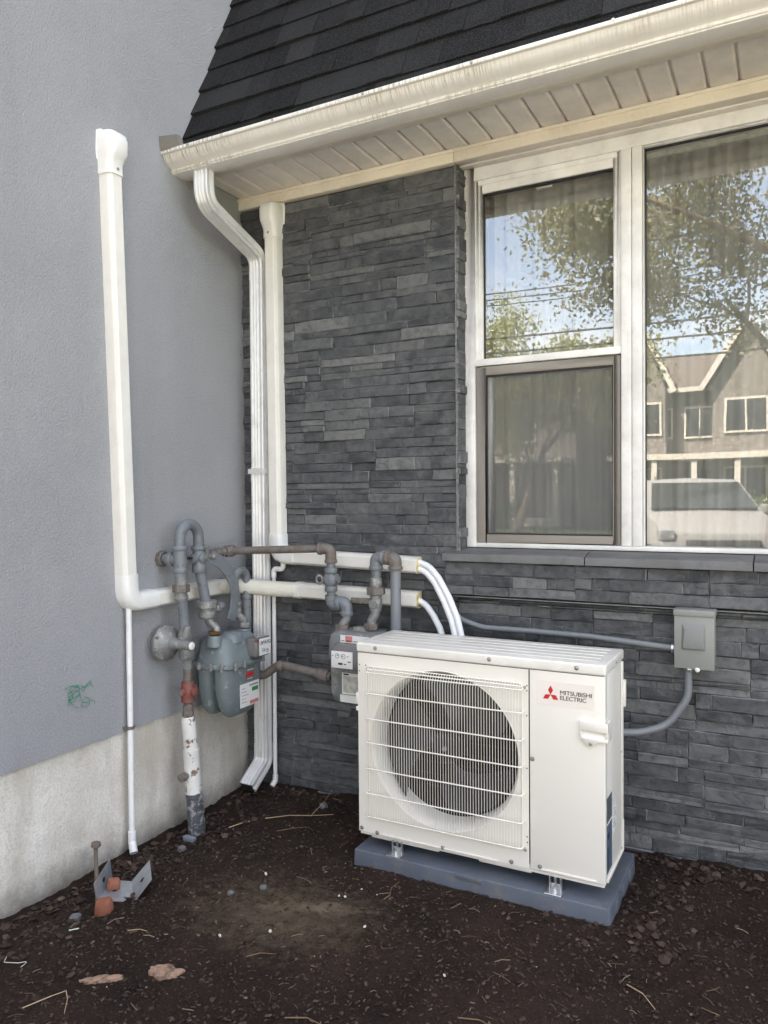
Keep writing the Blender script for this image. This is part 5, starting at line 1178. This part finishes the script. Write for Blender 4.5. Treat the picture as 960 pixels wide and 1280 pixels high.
stick([(.43, -.42, 0), (.52, -.36, .005), (.62, -.34, .008), (.70, -.27, .0)], .0035, M['straw'], 'pale dry stick lying near the downspout outlet')
stick([(.62, -.34, .005), (.655, -.28, .05), (.66, -.22, .09)], .002, M['straw'], 'thin upright straw leaning beside the pale dry stick')
stick([(.55, -.50, 0), (.62, -.46, .012), (.66, -.42, .004), (.70, -.44, 0)], .0022, M['twig'], 'forked thin brown twig between downspout and unit')
stick([(.27, -1.60, 0), (.31, -1.64, .006), (.37, -1.63, .006), (.39, -1.61, .003), (.385, -1.635, 0)], .0022, M['crumb'], 'thin white curled wire on the soil below the stake', 'wire', 'wire_piece')
stick([(.60, -1.79, 0), (.635, -1.72, .004), (.66, -1.69, .012)], .0028, M['straw'], 'bent pale straw stalk near the long wood scrap')
stick([(.66, -1.69, .012), (.69, -1.71, .008), (.725, -1.75, 0)], .0024, M['straw'], 'short pale straw joining the bent stalk')
stick([(1.02, -1.31, 0), (1.05, -1.28, .004), (1.09, -1.255, 0)], .0028, M['twig'], 'curved brown twig between the sawdust and the wood scraps')
stick([(.36, -1.43, 0), (.39, -1.415, .003)], .0035, M['crumb'], 'short white stub of wire below the brick fragments', 'wire', 'wire_piece')
stick([(2.10, -.90, 0), (2.15, -.93, .006), (2.19, -.97, .0)], .0028, M['straw'], 'thin pale twig to one side of the pad front corner')
stick([(.56, -1.36, 0), (1.0, -1.36, -.05)][:1] + [(.60, -1.345, .003), (.63, -1.34, 0)], .0025, M['straw'], 'tiny pale splinter above the wood scraps')
stick([(1.72, -1.28, 0), (1.78, -1.27, .004), (1.83, -1.285, 0)], .003, M['twig'], 'short brown twig in front of the pad corner')
stick([(1.30, -1.5, 0), (1.36, -1.48, .004), (1.42, -1.49, 0)], .0032, M['twig'], 'brown wood sliver on the open soil near the viewer')
stick([(.31, -.53, .0), (.36, -.50, .004), (.385, -.475, .0)], .004, M['straw'], 'stubby pale stick beside the gas riser')
crumbs = [((1.00, -1.16), .007, 'white crumb just in front of the tan dust patch'), ((.76, -.86), .009, 'largest white crumb alone between the riser and the tan dust patch'), ((1.085, -.86), .006, 'one of two white crumbs lying together near the pad corner'), ((1.105, -.85), .0055, 'one of two white crumbs lying together near the pad corner'),
    ((1.62, -1.14), .006, 'white crumb on open soil below the middle of the pad'), ((.88, -1.27), .007, 'white crumb between the dust patch and the broad wood scrap'), ((1.27, -1.0), .006, 'white crumb near the reddish twig in front of the pad')]
me0 = None
for i, ((x, y), s, lab) in enumerate(crumbs):
    if me0 is None:
        bm = bmesh.new(); bmesh.ops.create_icosphere(bm, subdivisions=1, radius=1)
        for v_ in bm.verts: v_.co *= 1 + .3 * noise.noise(v_.co * 2)
        me0 = bpy.data.meshes.new('crumb'); bm.to_mesh(me0); bm.free(); me0.materials.append(M['crumb'])
    o = link('crumb', me0, None, (x, y, gz(x, y) + s * .5 + .004), (rnd.uniform(0, 3), rnd.uniform(0, 3), rnd.uniform(0, 3)), (s, s * rnd.uniform(.6, 1), s * .6))
    tag(o, lab, 'debris', 'white plaster crumbs on the soil')
mb = MB(); rr = random.Random(77)
for k in range(650):
    x = rr.uniform(.05, 3.0); y = rr.uniform(-2.1, -.05)
    if (1.0 < x < 2.0 and -.62 < y < -.1) : continue
    l = .012 + .05 * rr.random() ** 2.5; a = rr.uniform(0, 6.3); z = gz(x, y) + .004; d = Vector((math.cos(a), math.sin(a), rr.gauss(0, .12))) * l; m_ = d * .5 + Vector((-d.y, d.x, 0)) * rr.uniform(-.18, .18) + Vector((0, 0, .002))
    mb.tube([Vector((x, y, z)), Vector((x, y, z)) + m_, Vector((x, y, z)) + d], rr.uniform(.0006, .0015), 4, cap=False)
mb.off = Vector((0, 0, 0)); tag(obj('straw_bits', mb, M['straw2'], smooth=0), 'fine straw and bark fibres strewn over the dark soil', 'straw', kind='stuff')
def rock(x, y, s, label, seed, mat='pebble'):
    chunk('pebble', (x, y, gz(x, y) + s * .4), (s, s * .8, s * .6), M['ledge'] if mat == 'l' else M[mat], label, 'stone', seed)
rock(.80, -.93, .013, 'round grey pebble on the soil above the sawdust patch', 12, 'l')
rock(.60, -.20, .022, 'dark angular rock lying under the downspout outlet', 13, 'l')
rock(.21, -.72, .02, 'flat dusty stone against the foundation behind the riser', 14, 'l')
rock(.27, -1.33, .02, 'brown lump of stone beside the brick fragment', 15, 'l')
rock(.72, -1.02, .012, 'small grey stone between bracket and sawdust', 16, 'l')
solo('plastic_scrap', MB().box((.125, -.625, -.085), (.185, -.60, -.063)), M['plastic_bit'], 'small blue grey plastic scrap on the soil beside the riser', 'plastic scrap', (.15, -.61, -.08), bevel=.003)
mb = MB(); mb.add([(.10, -.74, gz(.1, -.74) + .01), (.16, -.90, gz(.15, -.9) + .012), (.145, -.90, gz(.15, -.9) + .02), (.085, -.74, gz(.1, -.74) + .02), (.10, -.74, gz(.1, -.74)-.01), (.16, -.90, gz(.15, -.9)-.01), (.145, -.90, gz(.15, -.9) -.01), (.085, -.74, gz(.1, -.74)-.01)], [(0,1,2,3),(7,6,5,4),(0,4,5,1),(1,5,6,2),(2,6,7,3),(3,7,4,0)])

# ------------------------------------------------------------------ across the street (seen in the window glass)
def tree(name, base, h, spread, leafmat_, label, seed, nleaf=9000, ls=.10, trunk_r=.22, fork=.38, droop=0., zmin=0):
    r = random.Random(seed); root = thing(name, label, 'tree', base); B = Vector(base); tm = MB(); tips = []
    def branch(p, d, L, rad, lev):
        pts = [p]; rads = [rad]; n = 5
        for i in range(n):
            d = (d + Vector((r.gauss(0, .16), r.gauss(0, .16), r.gauss(.03, .10)))).normalized(); p = p + d * L / n; pts.append(p); rads.append(rad * (1 - .55 * (i + 1) / n))
            if lev >= 2: tips.append(p)
        tm.tube(pts, rads, 8 if lev < 2 else 5, cap=False)
        if lev < 4:
            for k in range(3 if lev else 5):
                a = r.uniform(0, 2 * math.pi); u = d.orthogonal().normalized(); q = Matrix.Rotation(a, 3, d) @ u
                start = pts[r.randint(2, n)] if lev else pts[r.randint(3, n)]
                nd = (d * r.uniform(.35, .8) + q * r.uniform(.5, 1.0)); nd.z = nd.z * .8 + (.15 if lev < 2 else 0) - droop * lev; branch(start, nd.normalized(), L * r.uniform(.55, .8), rads[-1] * r.uniform(.6, .85), lev + 1)
    branch(B + Vector((0, 0, -.3)), Vector((0, 0, 1)), h * fork, trunk_r, 0)
    obj('trunk', tm, M['bark'], root, smooth=60)
    vs = []; fs = []; mb = MB()
    for k in range(nleaf):
        p = r.choice(tips); q = p + Vector((r.gauss(0, .28), r.gauss(0, .28), r.gauss(-.05, .24))) * spread
        if q.z < zmin + r.uniform(0, .5): continue
        s = ls * r.uniform(.6, 1.3); a = Vector((r.gauss(0, 1), r.gauss(0, 1), r.gauss(0, .7))).normalized(); b = a.orthogonal().normalized(); b.rotate(Matrix.Rotation(r.uniform(0, 6), 3, a)); c = a.cross(b)
        i = len(vs); vs += [tuple(q - b * s), tuple(q + c * s * .5 + a * s * .1), tuple(q + b * s), tuple(q - c * s * .5 + a * s * .1)]; fs.append((i, i+1, i+2, i+3))
    me = bpy.data.meshes.new('crown'); me.from_pydata([tuple(Vector(v) - B) for v in vs], [], fs); me.materials.append(leafmat_); link('crown', me, root)
tree('maple_tree', (4.3, -12.2, 0), 13.5, 1.1, M['leaf'], 'large spreading leafy tree on the verge reflected in the big pane', 11, 70000, .055, .26, .42, zmin=4.7)
tree('willow_tree', (-6.8, -24.5, 0), 15, 1.2, M['leafy'], 'pale yellow green tree across the street reflected in the upper sash', 23, 30000, .09, .2, .30, .05)
tree('maple_tree', (11.5, -12.4, 0), 8.2, 1.0, M['leaf'], 'slimmer leafy street tree on the verge past the driveway', 31, 11000, .08, .15, .42)

def house(cx, y, w_, d, eave, ridge, label, mat, gables):
    root = thing('house', label, 'house', (cx, y - d / 2, 0)); x0, x1 = cx - w_ / 2, cx + w_ / 2
    obj('wall', MB().box((x0, y - d, -.3), (x1, y, eave)), M['brickwall'], root)
    mb = MB(); o_ = .45
    mb.add([(x0 - o_, y + o_, eave), (x1 + o_, y + o_, eave), (x1 + o_, y - d - o_, eave), (x0 - o_, y - d - o_, eave), (x0 + 1, y - d / 2, ridge), (x1 - 1, y - d / 2, ridge)], [(0, 1, 5, 4), (1, 2, 5), (2, 3, 4, 5), (3, 0, 4), (3, 2, 1, 0)])
    obj('roof', mb, M['houseroof'], root)
    obj('eave_trim', MB().box((x0 - o_, y + o_ - .02, eave - .18), (x1 + o_, y + o_ + .1, eave + .02)), M['housetrim'], root)
    for gx, gw, gh in gables:
        g0, g1 = gx - gw / 2, gx + gw / 2; yf = y + .9
        mb = MB(); mb.add([(g0, yf, -.3), (g1, yf, -.3), (g1, yf, eave), (gx, yf, gh), (g0, yf, eave), (g0, y - 1, -.3), (g1, y - 1, -.3), (g1, y - 1, eave), (gx, y - 1, gh), (g0, y - 1, eave)],
                          [(0, 1, 2, 3, 4), (9, 8, 7, 6, 5), (0, 4, 9, 5), (1, 6, 7, 2), (4, 3, 8, 9), (2, 7, 8, 3)]); obj('bay', mb, M['brickwall'], root)
        mb = MB()
        for sgn, ga in ((-1, g0), (1, g1)):
            p0 = Vector((ga + sgn * .35, yf + .35, eave - .25)); p1 = Vector((gx, yf + .35, gh + .12)); mb.sweep([(-.04, -.02), (.04, -.02), (.04, .20), (-.04, .20)], [p0, p1], (0, 0, 1))
        obj('barge_board', mb, M['housetrim'], root)
        mb = MB()
        for sgn, ga in ((-1, g0), (1, g1)):
            mb.add([(ga + sgn * .35, yf + .3, eave - .22), (gx, yf + .3, gh + .15), (gx, y - 2, gh + .15), (ga + sgn * .35, y - 2, eave - .22), (ga + sgn * .35, yf + .3, eave - .1), (gx, yf + .3, gh + .27), (gx, y - 2, gh + .27), (ga + sgn * .35, y - 2, eave - .1)], [(0,1,2,3),(4,7,6,5),(0,4,5,1),(1,5,6,2),(2,6,7,3),(3,7,4,0)])
        obj('gable_roof', mb, M['houseroof'], root)
        for z in (1.1, 4.0):
            f = obj('window', MB().box((gx - .85, yf, z), (gx + .85, yf + .08, z + 1.5)), M['housetrim'], root)
            obj('pane', MB().box((gx - .75, yf + .07, z + .1), (gx - .04, yf + .095, z + 1.4)).box((gx + .04, yf + .07, z + .1), (gx + .75, yf + .095, z + 1.4)), M['housewin'], f)
    # porch between the gables
    pr_ = obj('porch', MB().box((x0 + .2, y, 2.9), (x1 - .2, y + 2.0, 3.15)).box((x0 + .2, y, -.3), (x1 - .2, y + 2.0, .35)), M['housetrim'], root)
    for i in range(5):
        x = x0 + .5 + (w_ - 1) * i / 4; obj('column', MB().box((x - .11, y + 1.7, .35), (x + .11, y + 1.92, 2.9)), M['housetrim'], root)
    obj('door', MB().box((cx - .5, y, .35), (cx + .5, y + .08, 2.5)), M['housewin'], root)
    for x in (cx - w_ * .22, cx + w_ * .22, cx):
        f = obj('window', MB().box((x - .6, y, 3.9), (x + .6, y + .09, 5.3)), M['housetrim'], root); obj('pane', MB().box((x - .52, y + .08, 4.0), (x - .03, y + .11, 5.2)).box((x + .03, y + .08, 4.0), (x + .52, y + .11, 5.2)), M['housewin'], f)
house(-1.0, -33.0, 7.6, 9, 6.1, 8.3, 'taupe brick house with two sharp front gables across the street', 'a', ((-3.3, 2.0, 8.6), (.9, 2.6, 8.4)))
house(-10.6, -32.0, 8.8, 9, 5.9, 8.3, 'wide taupe brick house with pale porch across the street', 'b', ((-13.3, 2.4, 8.0),))
house(8.4, -33.5, 8.4, 9, 6.0, 8.6, 'taupe brick house behind the large street tree', 'c', ((6.4, 2.6, 8.2),))
house(-21.5, -32.5, 9, 9, 5.9, 8.1, 'taupe brick house beyond the yellow green tree', 'd', ((-19.5, 2.4, 8.0),))
def hedge(x0, x1, y, h, label, seed):
    r = random.Random(seed); vs = []; fs = []
    for k in range(int((x1 - x0) * 900)):
        q = Vector((r.uniform(x0, x1), y + r.gauss(0, .28), r.uniform(0, h) * r.uniform(.8, 1.1))); s = .07; a = Vector((r.gauss(0, 1), r.gauss(0, 1), r.gauss(0, 1))).normalized(); b = a.orthogonal().normalized(); c = a.cross(b)
        i = len(vs); vs += [tuple(q - b * s), tuple(q + c * s * .6), tuple(q + b * s), tuple(q - c * s * .6)]; fs.append((i, i+1, i+2, i+3))
    me = bpy.data.meshes.new('hedge'); me.from_pydata(vs, [], fs); me.materials.append(M['hedge']); tag(link('hedge', me), label, 'hedge')
hedge(2.2, 5.0, -15.0 + 2.3, 1.1, 'clipped green hedge on the verge past the parked car', 5)
hedge(-6, 2.0, -28.5, 1.3, 'green hedge in front of the twin gabled house', 6)
hedge(-16, -7.5, -28.0, 1.2, 'green hedge in front of the wide porch house', 7)
# poles and wires
for x, lab in ((-17.5, 'wooden utility pole far along the street beyond the willow'), (15.5, 'wooden utility pole at the near end of the street')):
    up_ = thing('utility_pole', lab, 'utility pole', (x, -22.3, 0), 'utility poles along the street')
    obj('post', MB().tube([(x, -22.3, -.3), (x, -22.3, 9.2)], [.16, .11], 12), M['bark'], up_); obj('cross_arm', MB().box((x - .06, -23.2, 8.6), (x + .06, -21.4, 8.75)), M['bark'], up_)
for i, (y, z) in enumerate(((-23.1, 8.78), (-22.3, 8.78), (-21.5, 8.78), (-22.2, 7.4), (-22.2, 6.9), (-22.2, 6.3))):
    pts = [(-17.5 + 33 * t_, y, z - .55 * 4 * t_ * (1 - t_)) for t_ in [j / 24 for j in range(25)]]
    solo('utility_wire', MB().tube(pts, .022 if i < 3 else .035, 5), M['tyre'], ['rearmost of the three top wires', 'middle one of the three top wires', 'nearest of the three top wires', 'upper thick cable below the cross arms', 'middle thick cable below the cross arms', 'lowest thick cable strung between the utility poles'][i], 'wire', pts[0], 'overhead wires along the street', smooth=60)

# parked car (seen only in the glass)
def car(loc, rz, label):
    root = thing('parked_car', label, 'car', (0, 0, 0))
    L, W_ = 4.5, 1.82; hw = W_ / 2
    prof = [(-2.2, .35), (-2.25, .75), (-2.2, 1.05), (-2.05, 1.12), (-1.75, 1.55), (-1.55, 1.64), (.35, 1.66), (.60, 1.60), (1.25, 1.14), (1.95, 1.02), (2.18, .88), (2.25, .55), (2.2, .32)]
    def hwid(x, z): return hw * (1 - .22 * max(0, (z - 1.0)) / .66) * (1 - .10 * max(0, abs(x) - 1.7) / .55)
    mb = MB(); n = len(prof); vs = [(x, s * hwid(x, z), z) for s in (-1, 1) for x, z in prof]
    mid = [(x, 0, z + (.03 if z > .9 else 0)) for x, z in prof]
    mb.add(vs + mid, [(i, i + 1, 2*n + i + 1, 2*n + i) for i in range(n - 1)] + [(n + i + 1, n + i, 2*n + i, 2*n + i + 1) for i in range(n - 1)] + [tuple(range(n)), tuple(range(2*n - 1, n - 1, -1)), (0, n - 1, 2*n - 1, n)])
    obj('body', mb, M['carbody'], root, smooth=28, bevel=.03, bseg=3)
    for s in (-1, 1):
        q = [(-1.72, 1.12), (-1.58, 1.50), (-1.45, 1.56), (-.62, 1.58), (-.62, 1.13)]; q2 = [(-.56, 1.13), (-.56, 1.58), (.34, 1.58), (.56, 1.52), (1.02, 1.15)]
        for k in (q, q2):
            m_ = MB(); m_.add([(x, s * (hwid(x, z) + .012), z) for x, z in k] + [(x, s * (hwid(x, z) - .02), z) for x, z in k], [(0, 1, 2, 3, 4), (9, 8, 7, 6, 5)] + [(i, (i+1) % 5, 5+(i+1) % 5, 5+i) for i in range(5)]); obj('side_window', m_, M['carglass'], root)
        for x in (-1.4, 1.4):
            wh = obj('wheel', MB().lathe((x, s * (hw - .20), .33), (0, s, 0), [(.20, 0), (.33, .01), (.34, .04), (.34, .18), (.32, .22), (.22, .225)], 24), M['tyre'], root, smooth=40)
            obj('rim', MB().lathe((x, s * (hw + .02), .33), (0, s, 0), [(.21, 0), (.20, .012), (.06, .02)], 20), M['rim'], wh)
        obj('headlight', MB().box((2.0, s * .80 - .14, .78), (2.235, s * .80 + .06, .93)), M['rim'], root, bevel=.03)
        obj('mirror', MB().box((.72, s * (hw + .14) - .09, 1.12), (.88, s * (hw + .14) + .09, 1.27)), M['carbody'], root, bevel=.03)
    m_ = MB(); m_.add([(.66, -.66, 1.575), (.66, .66, 1.575), (1.22, .78, 1.185), (1.22, -.78, 1.185), (.64, -.66, 1.52), (.64, .66, 1.52), (1.15, .78, 1.16), (1.15, -.78, 1.16)], [(0,1,2,3),(7,6,5,4),(0,4,5,1),(1,5,6,2),(2,6,7,3),(3,7,4,0)])
    m_.v = [v + Vector((.025, 0, .035)) for v in m_.v]
    obj('windscreen', m_, M['carglass'], root)
    obj('front_grille', MB().box((2.15, -.5, .55), (2.27, .5, .78)), M['tyre'], root, bevel=.02)
    root.location = loc; root.rotation_euler = (0, 0, rz); return root
car((.95, -10.3, .014), R(70), 'white compact car parked on the paved driveway facing the house')
print('objects', len(bpy.data.objects), 'size ok')
